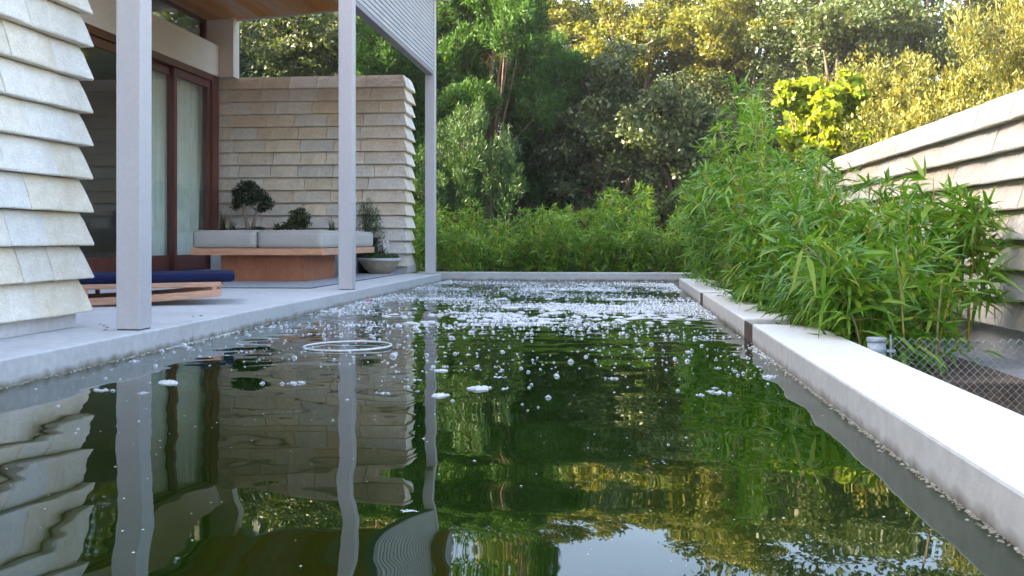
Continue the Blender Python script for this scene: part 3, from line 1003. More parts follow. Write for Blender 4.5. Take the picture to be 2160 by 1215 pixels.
# cast bowl with succulents and a pale rock
BX, BYY = -2.90, 12.03
bw = tag(empty('planter_bowl', (BX, BYY, FL)), 'round cast stone planter bowl of small succulents near the far post', 'planter')
MB().lathe([(0.0, 0), (.12, 0), (.135, .012), (.19, .065), (.235, .13), (.248, .155), (.248, .162), (.22, .162), (.2, .13), (0.0, .13)], 48).build('bowl', M['bowl'], bw, smooth=True)
MB().lathe([(.249, .152), (.268, .155), (.272, .166), (.270, .186), (.262, .192), (.235, .192), (.228, .184), (.226, .15)], 48).build('rim', M['bowl_rim'], bw, smooth=True)
MB().lathe([(0.0, .172), (.10, .176), (.226, .168)], 24).build('soil', M['soil'], bw)
foliage('succulents', M['willow_leaf'], bw, [(-.12, -.06, .20, .07, .7), (-.03, -.10, .20, .07, .7), (.07, -.08, .20, .08, .6), (.15, -.02, .21, .08, .6), (-.17, .03, .2, .06, .7), (.02, .06, .2, .1, .6), (.2, .02, .2, .05, .6)], 34000, 0.026, 0.5, 25)
foliage('dark_rosettes', M['pot_leaf'], bw, [(-.06, 0, .27, .06, 1.2), (0.06, .02, .28, .05, 1.3), (-.02, .02, .33, .05, 1.3), (.03, -.02, .24, .06, 1)], 30000, 0.026, 0.4, 26, up=.5, outward=.8)
blades('twig_tuft', M['olive_leaf'], bw, 26, .24, .10, 34, .003, .06).location = (0, 0, .17)
rk = MB()
rk.tube([(0, 0, 0), (.005, 0, .08), (.012, .01, .16), (.02, .01, .23), (.03, .01, .26)], [.06, .055, .046, .036, .02], 9)
ro = rk.build('rock', M['rock'], None, smooth=False, loc=(BX + 0.04, BYY + .06, FL + .165))
for vv in ro.data.vertices:
    vv.co += Vector((random.uniform(-.012, .012), random.uniform(-.012, .012), random.uniform(-.008, .008)))
tag(ro, 'upright pale rock standing among the succulents of the bowl', 'rock')

# ------------------------------------------------------------------ lounger
LRZ = math.radians(22)
lg = tag(empty('lounger', (-3.58, 6.29, DECK), LRZ), 'low wooden rocking lounger with slender rails behind the near post', 'lounger')
LX0, LX1 = -0.95, 0.93


def rail(y, top_):
    mb = MB()
    V, Fc = [], []
    n = 24
    for i in range(n + 1):
        t = i / n
        x = LX0 + (LX1 - LX0) * t
        if top_:
            zc, hh = 0.118 + 0.018 * t, 0.017
        else:
            zc, hh = 0.026 + 0.055 * (abs(2 * t - 0.8) / 1.2) ** 1.8 * (1 if t > .4 else .6), 0.024
        for (dy, dz) in ((-.016, -hh), (.016, -hh), (.016, hh), (-.016, hh)):
            V.append((x, y + dy, zc + dz))
    for i in range(n):
        a, b = 4 * i, 4 * i + 4
        for k in range(4):
            k2 = (k + 1) % 4
            Fc.append((a + k, b + k, b + k2, a + k2))
    Fc += [(0, 1, 2, 3), (4 * n + 3, 4 * n + 2, 4 * n + 1, 4 * n)]
    mb.add(V, Fc)
    return mb


for y in (-.31, .31):
    rail(y, True).build('top_rail', M['teak'], lg, bevel=0.005)
    rail(y, False).build('rocker_rail', M['teak'], lg, bevel=0.006)
    for x in (-.62, 0.10, .89):
        t = (x - LX0) / (LX1 - LX0)
        zt = 0.118 + .018 * t - .016
        zb_ = 0.026 + 0.055 * (abs(2 * t - 0.8) / 1.2) ** 1.8 * (1 if t > .4 else .6) + .022
        MB().box(x - .014, x + .014, y - .013, y + .013, zb_, zt).build('spacer_block', M['teak'], lg)
for i in range(15):
    x = LX0 + .05 + i * 0.127
    t = (x - LX0) / (LX1 - LX0)
    zt = 0.118 + .018 * t
    MB().box(x, x + .07, -.294, .294, zt - .004, zt + .012).build('slat', M['teak'], lg)
o = obj('lounger_cushion', cushion_mesh('lounger_cushion', 1.96, 0.66, 0.060, 0.028, 0.005), M['navy'], loc=(-3.545, 6.304, DECK + 0.141))
o.rotation_euler = (0, math.radians(-0.6), LRZ)
tag(o, 'long navy blue mattress cushion on the low wooden lounger', 'cushion')

# ------------------------------------------------------------------ chain-link fence at the end of the bed
fe = tag(empty('chain_link_fence', (1.045, 4.15, -0.45)), 'low galvanised chain link fence and round post behind the near coping', 'fence')
pp = MB().lathe([(0.036, 0), (.036, .585), (0.0, .585)], 24).build('post', M['galv'], fe, smooth=True)
MB().lathe([(.0362, .572), (.0385, .572), (.0385, .586), (.0365, .589), (0, .590)], 24).build('cap', M['galv'], pp, smooth=True)
MB().lathe([(.037, .535), (.0385, .535), (.0385, .545), (.037, .545)], 24).build('band', M['galv'], pp)
MB().box(.03, .062, -.045, -.035, .535, .545).build('clamp', M['galv'], pp)
MB().box(.052, .058, -.006, .006, .05, .60).build('tension_bar', M['galv'], fe)
mb = MB()
p_ = 0.016
nw = 66
for i in range(nw):
    x = 0.056 + i * p_
    pts, k = [], 0
    z = 0.06
    while z < .60:
        pts.append((x + (p_ * .5 if (k + i) % 2 else -p_ * .5) * 1.06 + p_ * .5, (0.003 if (k + 0) % 2 else -0.003), z))
        z += p_
        k += 1
    mb.tube(pts, 0.0012, 4, False)
w_ = mb.build('wire_mesh', M['galv'], fe)
w_['kind'] = 'stuff'

# ------------------------------------------------------------------ floating things
hp = MB()
hp.tube([(.215 * math.cos(2 * PI * k / 64), .205 * math.sin(2 * PI * k / 64), 0.004 + .003 * math.sin(2 * PI * k / 64 + 1)) for k in range(64)], .0052, 8, closed=True)
hp = hp.build('floating_hoop', M['hoop'], None, smooth=True, loc=(-1.323, 4.82, 0.003))
tag(hp, 'thin pale hoop floating on the water left of centre', 'hoop')


def dome(seg=7, rings=3):
    V, Fc = [(0, 0, 1.0)], []
    for j in range(1, rings + 1):
        a = (PI / 2) * j / rings
        for i in range(seg):
            b = 2 * PI * i / seg
            V.append((math.sin(a) * math.cos(b), math.sin(a) * math.sin(b), math.cos(a) * 0.9))
    for i in range(seg): Fc.append((0, 1 + i, 1 + (i + 1) % seg, 0))
    quads = []
    for j in range(rings - 1):
        for i in range(seg):
            i2 = (i + 1) % seg
            quads.append((1 + j * seg + i, 1 + (j + 1) * seg + i, 1 + (j + 1) * seg + i2, 1 + j * seg + i2))
    return np.array(V), [q[:3] for q in Fc], quads


def tri_dome(seg, rings):
    V, t, q = dome(seg, rings)
    T = list(t)
    for a, b, c, d_ in q: T += [(a, b, c), (a, c, d_)]
    return V, np.array(T)


def floe(name, loc, sx, sy, h, seed, lab):
    """raft of many small froth domes"""
    rg_ = np.random.default_rng(seed)
    n_ = int(22 + sx * 900)
    a_ = rg_.uniform(0, 2 * PI, n_)
    q_ = rg_.uniform(0, 1, n_) ** .6
    V0, T0 = tri_dome(8, 3)
    ph = rg_.uniform(0, 6.28, 2)
    wob = lambda a: .85 + .28 * math.sin(2 * a + ph[0]) + .22 * math.sin(3 * a + ph[1])
    Vs, Ts, b_ = [], [], 0
    for a, q in zip(a_, q_):
        r_ = h * rg_.uniform(.35, .8) * (1.15 - .6 * q) + .0012
        v_ = V0 * np.array([r_ * 1.4, r_ * 1.4, r_]) + np.array([sx * q * wob(a) * math.cos(a), sy * q * wob(a) * math.sin(a) * (1 - .4 * math.cos(a)), 0])
        Vs.append(v_)
        Ts.append(T0 + b_)
        b_ += len(v_)
    o_ = obj(name, np_mesh(name, np.concatenate(Vs), np.concatenate(Ts), True), M['foam'], None, loc)
    tag(o_, lab, 'foam', 'floating foam clumps')
    return o_


floe('foam_clump', (-0.49, 3.535, 0), .05, .038, .012, 1, 'largest white foam clump floating right of the pool centre')
floe('foam_clump', (-0.60, 3.36, 0), .024, .03, .012, 2, 'white foam clump beside the reflection of the far post')
floe('foam_clump', (-1.66, 3.555, 0), .042, .035, .014, 3, 'pointed white foam clump floating over the reflection of the doors')
floe('foam_clump', (-0.405, 1.925, 0), .017, .014, .003, 4, 'flat oval foam clump nearest the camera by the slat reflection')
floe('foam_clump', (-0.71, 4.0, 0), .024, .022, .009, 5, 'small foam clump above the reflection of the far stone wall end')
floe('foam_clump', (-1.62, 1.86, 0), .012, .008, .002, 6, 'tiny foam fleck in the reflection of the near stone wall')
pt = MB()
pt.add([(0, 0, .004), (.035, .012, .012), (.05, .04, .006), (.012, .035, .014), (-.03, .015, .008), (-.02, -.02, .004), (.02, -.022, .006)], [(0, 1, 3), (1, 2, 3), (0, 3, 4), (0, 4, 5), (0, 5, 6), (0, 6, 1)])
pt = pt.build('fallen_petal', M['petal'], None, loc=(-2.13, 8.45, 0.001))
pt.modifiers.new('thickness', 'SOLIDIFY').thickness = 0.002
tag(pt, 'small red petal floating by the deck near the middle post', 'petal')
for k, (x, y) in enumerate(((-2.47, 4.60), (-2.52, 4.68), (-2.44, 4.72), (-2.60, 4.80), (-2.40, 4.45), (-2.33, 5.3), (-2.30, 5.36))):
    mb = MB()
    a = k * 1.7
    mb.add([(0, 0, .002), (.012, .006, .007), (.026, 0, .004), (.012, -.006, .005)], [(0, 1, 2, 3)])
    o = mb.build('dry_leaf', M['dryleaf'], None, loc=(x, y, DECK + .001))
    o.rotation_euler = (0, 0, a)
    o.modifiers.new('thickness', 'SOLIDIFY').thickness = 0.001
    tag(o, 'tiny dry brown leaf lying on the deck by the near post', 'leaf', 'dry leaves on the deck')


# ---- bubbles
def noise2(x, y, seed):
    r_ = np.random.default_rng(seed)
    s = np.zeros_like(x)
    for k in range(10):
        fx, fy = r_.normal(0, 2.2), r_.normal(0, 7.5)
        s += np.sin(x * fx + y * fy + r_.uniform(0, 6.28))
    return s / math.sqrt(5)


def bubble_mass(name, pts, rads, mat, lab, flat=1.0, seg=6, rings=2):
    V0, T0 = tri_dome(seg, rings)
    n, k = len(pts), len(V0)
    S = rads[:, None, None] * np.array([1, 1, flat])[None, None, :]
    V = V0[None] * S
    V[:, :, 0] += pts[:, 0, None]
    V[:, :, 1] += pts[:, 1, None]
    F = (T0[None] + (np.arange(n) * k)[:, None, None]).reshape(-1, 3)
    o_ = obj(name, np_mesh(name, V.reshape(-1, 3), F, True), mat)
    tag(o_, lab, kind='stuff')
    return o_


br = np.random.default_rng(17)
n = 200000
x = br.uniform(PX0 + .01, PX1 - .01, n)
y = br.uniform(3.9, PY1 - .02, n)
nz = noise2(x, y, 3)
bands = 1.5 * np.exp(-((y - 6.85 - .08 * x) / .40) ** 2) * np.exp(-((x + .45) / .95) ** 2)
bands += 1.0 * np.exp(-((y - 7.7) / .5) ** 2) * np.exp(-((x + .3) / 1.0) ** 2)
bands += 0.9 * np.exp(-((y - 10.6) / .45) ** 2) * np.exp(-((x + .4) / .9) ** 2)
bands += 1.0 * np.exp(-((y - 8.85) / .10) ** 2) * (np.exp(-((x + 1.55) / .4) ** 2) + np.exp(-((x - .15) / .45) ** 2))
bands += 0.7 * np.exp(-((x - PX1) / .16) ** 2) * np.clip((y - 4.9) / 1.2, 0, 1)
bands += 0.6 * np.exp(-((x - PX0) / .16) ** 2) * np.clip((y - 5.2) / 1.2, 0, 1)
basic = 0.12 / (1 + np.exp(-(y - 6.3) / .42)) + 0.012
dens = np.clip(1.5 * bands * np.clip(.25 + .75 * nz, 0, 2) + basic * np.clip(.7 + .6 * nz, .12, 2), 0, 1)
keep = br.uniform(size=n) < dens * .55
x, y = x[keep], y[keep]
rad = np.clip(br.lognormal(math.log(.0045), .50, len(x)), .002, .016)
clear = br.uniform(size=len(x)) < .5 + .4 * (y < 6.2)
pts = np.stack([x, y], 1)
print('bubbles', len(x))
bubble_mass('bubble_foam', pts[~clear], rad[~clear], M['foam'], 'white foam and froth drifting across the far half of the pool', .55)
bubble_mass('clear_bubbles', pts[clear], rad[clear] * 1.15, M['bubble'], 'mass of small clear bubbles among the foam in the far half of the pool', .9, 6, 2)
# foam streaks lying flat on the water
fx, fy, fr = [], [], []
for (cx_, cy_, sx_, sy_, nn) in ((-.55, 6.8, .55, .16, 60), (-.2, 7.3, .5, .2, 40), (-.9, 6.35, .35, .1, 16), (-.35, 10.5, .6, .22, 36), (-1.55, 8.85, .28, .05, 14), (.15, 8.9, .36, .05, 20), (-.2, 8.0, .7, .25, 26), (.3, 6.7, .2, .2, 14)):
    fx += list(br.normal(cx_, sx_, nn))
    fy += list(br.normal(cy_, sy_, nn))
    fr += list(br.uniform(.006, .024, nn))
V, Fc = [], []
for a, b, c in zip(fx, fy, fr):
    if not (PX0 + .1 < a < PX1 - .1 and b > 5.6): continue
    k0 = len(V)
    V.append((a, b, .010))
    m_ = 12
    ex = br.uniform(1.3, 3.2)
    for i in range(m_):
        an = 2 * PI * i / m_
        q = br.uniform(.6, 1.2)
        V.append((a + c * ex * q * .6 * math.cos(an), b + c * q * .6 * math.sin(an), br.uniform(.004, .009)))
    for i in range(m_):
        an = 2 * PI * i / m_
        q = br.uniform(.9, 1.3)
        V.append((a + c * ex * q * math.cos(an), b + c * q * math.sin(an), -.002))
    for i in range(m_):
        i2 = (i + 1) % m_
        Fc.append((k0, k0 + 1 + i, k0 + 1 + i2))
        Fc.append((k0 + 1 + i, k0 + 1 + m_ + i, k0 + 1 + m_ + i2))
        Fc.append((k0 + 1 + i, k0 + 1 + m_ + i2, k0 + 1 + i2))
o = obj('foam_streaks', np_mesh('foam_streaks', V, Fc, True), M['foam'])
tag(o, 'flat white foam streaks lying on the water above the aerator', kind='stuff')

# single bubbles of the calm near water, each an object sharing a few meshes
BV, BT = tri_dome(14, 5)
def cluster_mesh(name, lst):
    V, T, b = [], [], 0
    for (dx, dy, r_) in lst:
        v_ = BV * r_ * np.array([1, 1, 1.05]) + np.array([dx, dy, -.1 * r_])
        V.append(v_)
        T.append(BT + b)
        b += len(v_)
    me_ = np_mesh(name, np.concatenate(V), np.concatenate(T), True)
    me_.materials.append(M['bubble'])
    return me_
bm1 = cluster_mesh('bubble', [(0, 0, 1)])
bm2 = cluster_mesh('bubble_pair', [(0, 0, 1), (1.5, .5, .7)])
bm3 = cluster_mesh('bubble_cluster', [(0, 0, 1), (1.3, .8, .8), (-1.2, .6, .7), (.3, -1.3, .6), (1.9, -.5, .5)])
bm4 = cluster_mesh('bubble_raft', [(br.normal(0, 1.6), br.normal(0, 1.2), br.uniform(.35, 1)) for _ in range(14)])
cnt = 0
while cnt < 290:
    yy = 2.0 + 3.9 * br.uniform() ** .5
    xx = br.uniform(PX0 + .08, PX1 - .08)
    if yy < 3.2 and br.uniform() < .5: continue
    r_ = float(np.clip(br.lognormal(math.log(.0065), .38), .003, .015))
    if yy < 3.0: r_ = min(r_, .0048)
    me_ = bm1 if (yy < 3.3) else [bm1, bm2, bm3, bm4][int(br.choice(4, p=[.5, .2, .2, .1]))]
    o = bpy.data.objects.new('bubble' if me_ is bm1 else 'bubble_cluster', me_)
    COL.objects.link(o)
    o.location = (xx, yy, -0.001)
    o.scale = (r_ * (1 if me_ is bm1 else .8),) * 3
    o.rotation_euler = (0, 0, br.uniform(0, 6.28))
    if me_ is bm1: tag(o, 'single clear bubble floating on the near water', 'bubble', 'single bubbles on the near water')
    else: tag(o, 'little cluster of clear bubbles floating on the near water', 'bubble cluster', 'bubble clusters on the near water')
    cnt += 1
# tiny white specks
n = 420
pts = np.stack([br.uniform(PX0 + .05, PX1 - .05, n), 1.4 + 4.2 * br.uniform(size=n)], 1)
bubble_mass('floating_specks', pts, br.uniform(.0012, .0032, n), M['foam'], 'tiny white specks scattered over the near water', .4)


# algae and scum lines along the waterline
def scum(name, x, y0, y1, side, seed, lab, wid=.013, frag=.0):
    rg_ = np.random.default_rng(seed)
    n_ = int((y1 - y0) / .006)
    yy = np.linspace(y0, y1, n_) + rg_.normal(0, .004, n_)
    xx = x + side * np.abs(rg_.normal(0, wid, n_))
    if frag > 0:
        kp = noise2(yy * .3, yy * .5, seed) > frag
        yy, xx = yy[kp], xx[kp]
    bubble_mass(name, np.stack([xx, yy], 1), rg_.uniform(.002, .0065, len(xx)), M['scum'] if frag == 0 else M['foam'], lab, .7)


scum('algae_line', PX0, 1.0, 12.8, 1, 41, 'brown algae scum along the left waterline')
scum('algae_line', PX1, 1.0, 5.1, -1, 42, 'brown algae scum along the waterline of the near coping', .008)
scum('froth_line', PX0, 4.6, 6.6, 1, 43, 'white froth collected along the deck edge', .02, .1)
scum('froth_line', PX1, 4.3, 5.2, -1, 45, 'white froth at the end of the near coping block', .022, -3)


# ------------------------------------------------------------------ bamboo
def blade_verts(P, D, L, W, droop, rg_):
    """lanceolate folded, drooping blades: 8 verts, 7 triangles-ish as quads list; returns V (n,8,3)"""
    n_ = len(P)
    D = D / (np.linalg.norm(D, axis=1)[:, None] + 1e-9)
    upv = np.tile(np.array([0, 0, 1.0]), (n_, 1))
    S = np.cross(D, upv)
    S /= np.linalg.norm(S, axis=1)[:, None] + 1e-6
    roll = rg_.normal(0, .6, n_)[:, None]
    Nn = np.cross(S, D)
    S2 = S * np.cos(roll) + Nn * np.sin(roll)
    N2 = np.cross(S2, D)
    L = L[:, None]
    W = W[:, None]
    dr = droop[:, None]
    def c(t): return P + D * L * t - np.array([0, 0, 1.0]) * dr * L * t ** 2
    V = np.empty((n_, 8, 3))
    V[:, 0] = P
    V[:, 1] = c(.28) + S2 * W * .5 + N2 * W * .12
    V[:, 2] = c(.28)
    V[:, 3] = c(.28) - S2 * W * .5 + N2 * W * .12
    V[:, 4] = c(.66) + S2 * W * .36 + N2 * W * .10
    V[:, 5] = c(.66)
    V[:, 6] = c(.66) - S2 * W * .36 + N2 * W * .10
    V[:, 7] = c(1.0)
    return V


BF = np.array([(0, 2, 1), (0, 3, 2), (1, 2, 5), (1, 5, 4), (2, 3, 6), (2, 6, 5), (4, 5, 7), (5, 6, 7)])


def bamboo(name, label, base, ncul, hgt, lean, seed, spread=.18, leafL=.13, dens=1.0, mat='bamboo_leaf', single=0, group=None, droop=.25, bend=.55, outdir=None, start=.12):
    """clump: culms (parts) and leaves; the `single` leaves closest to the camera become leaf objects"""
    rg_ = np.random.default_rng(seed)
    t_ = tag(empty(name, base), label, 'bamboo', group)
    Ps, Ds, Ls, Ws, Dr, Tn = [], [], [], [], [], []
    tw = MB()
    for c in range(ncul):
        b = np.array([rg_.normal(0, spread), rg_.normal(0, spread), 0.0])
        if mat == 'bamboo_leaf': b[0] = min(max(b[0], 1.04 - base[0]), 2.02 - base[0])
        else: b[1] = max(b[1], 13.16 - base[1])
        h = hgt * rg_.uniform(.55, 1.05)
        an = rg_.uniform(0, 2 * PI)
        ld = np.array([math.cos(an), math.sin(an), 0]) * rg_.uniform(.1, 1.0) * bend + np.array([lean[0], lean[1], 0]) * rg_.uniform(.5, 1.3)
        nseg = 9
        pts_ = []
        for k in range(nseg + 1):
            t = k / nseg
            pts_.append(b + np.array([0, 0, h * (t - .18 * np.linalg.norm(ld) * t ** 2.5)]) + ld * h * .55 * t ** 1.9)
        pts_ = np.array(pts_)
        cm = MB().tube(pts_, [(.0065 if h > .9 else .005) * (1 - .8 * k / nseg) + .001 for k in range(nseg + 1)], 6)
        cm.build('culm', M['culm'], t_, smooth=True)
        ctint = rg_.normal(.42, .12)
        nn = int(h * (17 if mat == 'bamboo_leaf' else 22))
        for q in range(nn):
            t = start + (1 - start) * (q + rg_.uniform(0, .6)) / nn
            if t > 1: t = 1
            k = min(nseg - 1, int(t * nseg))
            fr_ = t * nseg - k
            p0 = pts_[k] * (1 - fr_) + pts_[k + 1] * fr_
            nb_ = rg_.integers(1, 4)
            for bq in range(nb_):
                a2 = rg_.uniform(0, 2 * PI)
                bl = rg_.uniform(.06, .26) * (1.15 - .6 * t) * (hgt ** .4)
                if t > .93: bl *= .4
                bd = np.array([math.cos(a2), math.sin(a2), rg_.uniform(.1, .9)])
                if outdir is not None:
                    bd[:2] += np.array(outdir) * .5
                bd /= np.linalg.norm(bd)
                p1 = p0 + bd * bl + np.array([0, 0, -.25 * bl])
                if rg_.uniform() < .5:
                    tw.tube([p0, (p0 + p1) / 2 + np.array([0, 0, .1 * bl]), p1], [.0018, .0014, .0008], 3, False)
                nl = int(rg_.integers(4, 9) * dens)
                for l in range(nl):
                    u = rg_.uniform(.55, 1.05)
                    pp_ = p0 * (1 - u) + p1 * u
                    d_ = bd * .9 + rg_.normal(0, .75, 3) + np.array([0, 0, .05])
                    Ps.append(pp_)
                    Ds.append(d_)
                    L_ = leafL * rg_.uniform(.55, 1.25)
                    Ls.append(L_)
                    Ws.append(L_ * rg_.uniform(.10, .16))
                    Dr.append(droop * rg_.uniform(.3, 2.0))
                    yl = .95 if rg_.uniform() < .035 else 0
                    Tn.append(max(yl, np.clip(ctint + rg_.normal(0, .17) + .10 * t, 0, 1)))
    P, D = np.array(Ps), np.array(Ds)
    V = blade_verts(P, D, np.array(Ls), np.array(Ws), np.array(Dr), rg_)
    T = np.array(Tn)
    n_ = len(V)
    sel = np.zeros(n_, bool)
    if single:
        wp = P + np.array(base)
        dist = np.linalg.norm(wp - np.array([0, 0, .535]), axis=1)
        order = np.argsort(dist)
        sel[order[:single]] = True
        for i in np.where(sel)[0]:
            org_ = P[i]
            me_ = np_mesh('leaf', V[i] - org_, BF, False, np.full(8, T[i]))
            o_ = obj('leaf', me_, M[mat], t_, tuple(org_))
    Vr, Tr = V[~sel], T[~sel]
    m_ = len(Vr)
    if base[1] > 7.5:                   # beyond a few metres a blade without its midrib fold is enough
        Vr = Vr[:, [0, 1, 3, 4, 6, 7]]
        bf, kk = np.array([(0, 2, 1), (1, 2, 4), (1, 4, 3), (3, 4, 5)]), 6
    else:
        bf, kk = BF, 8
    F = (bf[None] + (np.arange(m_) * kk)[:, None, None]).reshape(-1, 3)
    o_ = obj('foliage', np_mesh('foliage', Vr.reshape(-1, 3), F, False, np.repeat(Tr, kk)), M[mat], t_)
    o_['kind'] = 'stuff'
    if tw.n:
        o_ = tw.build('twigs', M['culm'], t_)
        o_['kind'] = 'stuff'
    return n_


GB = 'bamboo along the right bank'
nl = 0
nl += bamboo('bamboo', 'bright leafy bamboo spray leaning out over the near coping, foremost of the bank', (1.12, 4.62, -0.06), 7, .70, (-.42, .12), 101, .05, .155, 1.3, single=150, group=GB, droop=.35)
nl += bamboo('bamboo', 'sparse young bamboo rising behind the chain link fence', (1.40, 4.75, -0.06), 8, .62, (.1, .05), 102, .10, .14, .9, single=60, group=GB)
nl += bamboo('bamboo', 'tall narrow bamboo standing against the right stone wall', (1.78, 5.55, -0.06), 4, 1.32, (.05, -.05), 103, .06, .17, 1.3, single=110, group=GB, bend=.15, start=.3)
nl += bamboo('bamboo', 'dense bamboo clump behind the foremost spray', (1.32, 5.45, -0.06), 14, .80, (-.15, 0), 104, .18, .15, 1.1, group=GB, bend=.8)
nl += bamboo('bamboo', 'broad dark green bamboo clump overhanging the slot in the coping', (1.28, 6.25, -0.06), 15, 1.05, (-.36, 0), 105, .18, .145, 1.25, group=GB, droop=.35)
nl += bamboo('bamboo', 'upright bamboo clump next to the wall, right of the tallest one', (1.72, 6.7, -0.06), 12, 1.14, (0, 0), 106, .18, .145, 1.05, group=GB, bend=.7)
nl += bamboo('bamboo', 'arching bamboo clump over the middle coping block', (1.18, 7.3, -0.06), 16, 1.25, (-.36, 0), 107, .20, .13, 1.2, group=GB, droop=.3)
nl += bamboo('bamboo', 'tallest bamboo clump with feathery tips above the wall', (1.30, 8.8, -0.06), 10, 2.15, (-.22, 0), 108, .18, .13, 1.15, group=GB, bend=.32)
nl += bamboo('bamboo', 'rounded bamboo clump at the foot of the tallest one', (1.55, 8.3, -0.06), 12, 1.2, (-.1, 0), 113, .2, .13, 1.1, group=GB, bend=.7)
nl += bamboo('bamboo', 'leafy bamboo clump over the far coping block', (1.12, 9.5, -0.06), 16, 1.42, (-.42, 0), 109, .22, .135, 1.15, group=GB)
nl += bamboo('bamboo', 'bamboo clump by the right wall in the far part of the bed', (1.75, 10.2, -0.06), 13, 1.62, (-.05, 0), 110, .22, .135, 1.1, group=GB)
nl += bamboo('bamboo', 'bamboo clump at the far right corner of the pool', (1.10, 11.4, -0.06), 17, 1.30, (-.42, -.1), 111, .24, .13, 1.15, group=GB, droop=.3)
nl += bamboo('bamboo', 'bamboo clump filling the bed beyond the far coping', (1.62, 12.2, -0.06), 14, 1.5, (-.05, 0), 112, .24, .13, 1.1, group=GB)
nl += bamboo('bamboo', 'low drooping bamboo spray over the end of the near coping block', (1.06, 5.15, -0.06), 8, .62, (-.55, 0), 114, .06, .14, 1.3, single=60, group=GB, droop=.5, bend=.5)
nl += bamboo('bamboo', 'low dark bamboo drooping on the near end of the middle coping', (1.06, 6.0, -0.06), 9, .66, (-.60, 0), 115, .08, .135, 1.3, group=GB, droop=.5, bend=.5)
nl += bamboo('bamboo', 'low bamboo drooping halfway along the middle coping', (1.06, 7.0, -0.06), 9, .72, (-.60, 0), 116, .10, .13, 1.3, group=GB, droop=.5, bend=.5)
nl += bamboo('bamboo', 'low bamboo tuft at the foot of the bank beside the fence post', (1.22, 4.85, -0.06), 8, .42, (-.1, -.1), 117, .10, .13, 1.2, group=GB, droop=.4, bend=.7)
GH = 'bamboo hedge across the far end'
hl = ['leftmost', 'second from the left', 'third from the left', 'fourth from the left', 'fifth from the left', 'sixth from the left', 'rightmost']
for i in range(7):
    nl += bamboo('bamboo', 'hedge bamboo clump behind the far kerb, %s of the front row' % hl[i], (-2.25 + i * .56, 13.45 + .12 * math.sin(i * 2.1), -0.05), 17, (.98, .72, 1.02, .84, 1.06, .78, 1.05)[i], (0, -.14), 120 + i, .28, .115, 1.5, 'hedge_leaf', group=GH, bend=.95, start=.03)
for i in range(6):
    nl += bamboo('bamboo', 'taller hedge bamboo clump, %s of the back row' % hl[i], (-2.6 + i * .78, 14.5 + .2 * math.sin(i * 1.7), 0.0), 14, (1.12, .85, 1.0, 1.25, 1.5, 1.0)[i], (0, 0), 140 + i, .32, .115, 1.4, 'hedge_leaf', group=GH, bend=.7, start=.03)
print('bamboo leaves', nl)


# ------------------------------------------------------------------ trees
def tree(name, label, base, trunk_h, blobs, leaf, bark, per, size, asp, seed, cat='tree', group=None, trunk_r=.12, up=0.0, outward=0.0, sub=6, subr=.42, lean=(0, 0), extra=None, squash=.8, pzr=(.55, .85)):
    """base world; blobs = [(dx,dy,z,r)] crown masses above the base; each is broken up into sub-clumps"""
    rr = random.Random(seed)
    t_ = tag(empty(name, base), label, cat, group)
    tk = MB()
    top_ = Vector((lean[0] * trunk_h, lean[1] * trunk_h, trunk_h))
    pts_ = []
    for k in range(6):
        t = k / 5
        pts_.append((top_.x * t + rr.uniform(-.5, .5) * trunk_r, top_.y * t + rr.uniform(-.5, .5) * trunk_r, trunk_h * t - .15))
    tk.tube(pts_, [trunk_r * (1.25 - .55 * k / 5) for k in range(6)], 9)
    small = []
    for (dx, dy, z_, r_) in blobs:
        c = Vector((dx, dy, z_))
        st_ = Vector(pts_[rr.choice((3, 4, 5))])
        mid = st_.lerp(c, .5) + Vector((rr.uniform(-.2, .2), rr.uniform(-.2, .2), rr.uniform(-.1, .25))) * r_
        tk.tube([st_, mid, c], [trunk_r * .55, trunk_r * .36, trunk_r * .16], 6)
        for s in range(sub):
            d_ = Vector((rr.gauss(0, 1), rr.gauss(0, 1), rr.gauss(0, 1) * .85)).normalized() * r_ * rr.uniform(.45, .98)
            sc = c + Vector((d_.x, d_.y, d_.z * squash))
            rs_ = r_ * subr * rr.uniform(.6, 1.25)
            small.append((sc.x, sc.y, sc.z, rs_, rr.uniform(*pzr)))
            if rr.random() < .8:
                tk.tube([c, c.lerp(sc, .55) + Vector((rr.uniform(-.1, .1), rr.uniform(-.1, .1), rr.uniform(-.1, .15))) * r_, sc], [trunk_r * .16, trunk_r * .09, trunk_r * .03], 4, False)
    tk.build('trunk', M[bark], t_, smooth=True)
    foliage('crown', M[leaf], t_, small, per, size, asp, seed, up, outward)
    return len(small)


def ell(n, cx_, cy_, cz, rx, ry, rz, r0, r1, seed):
    """crown masses through an ellipsoid"""
    rr = random.Random(seed)
    out_ = []
    for i in range(n):
        while True:
            p_ = Vector((rr.uniform(-1, 1), rr.uniform(-1, 1), rr.uniform(-1, 1)))
            if .25 < p_.length < 1: break
        out_.append((cx_ + p_.x * rx, cy_ + p_.y * ry, cz + p_.z * rz, rr.uniform(r0, r1)))
    return out_


def gz_(x, y): return ground_z(x, y) - .05


# junipers left of centre
GJ = 'junipers'
for i, (X, Y, cz, rx, rz, nb_, lab) in enumerate((
        (-2.35, 18.4, 3.6, 1.15, 2.9, 20, 'large feathery green juniper rising behind the far post'),
        (-1.15, 20.0, 3.3, 1.0, 2.2, 15, 'smaller juniper to the right of the large one'),
        (-3.9, 18.8, 3.3, 1.1, 1.9, 15, 'juniper seen between the middle and far posts under the slat screen'))):
    tree('juniper_tree', lab, (X, Y, gz_(X, Y)), 2.4, ell(nb_, 0, 0, cz, rx, rx, rz, .5, .8, 201 + i), 'juniper_leaf', 'bark_red', 5000, .115, .24, 201 + i, group=GJ, trunk_r=.06, up=.6, outward=.8, sub=22, subr=.31, squash=1.1, pzr=(.8, 1.4))
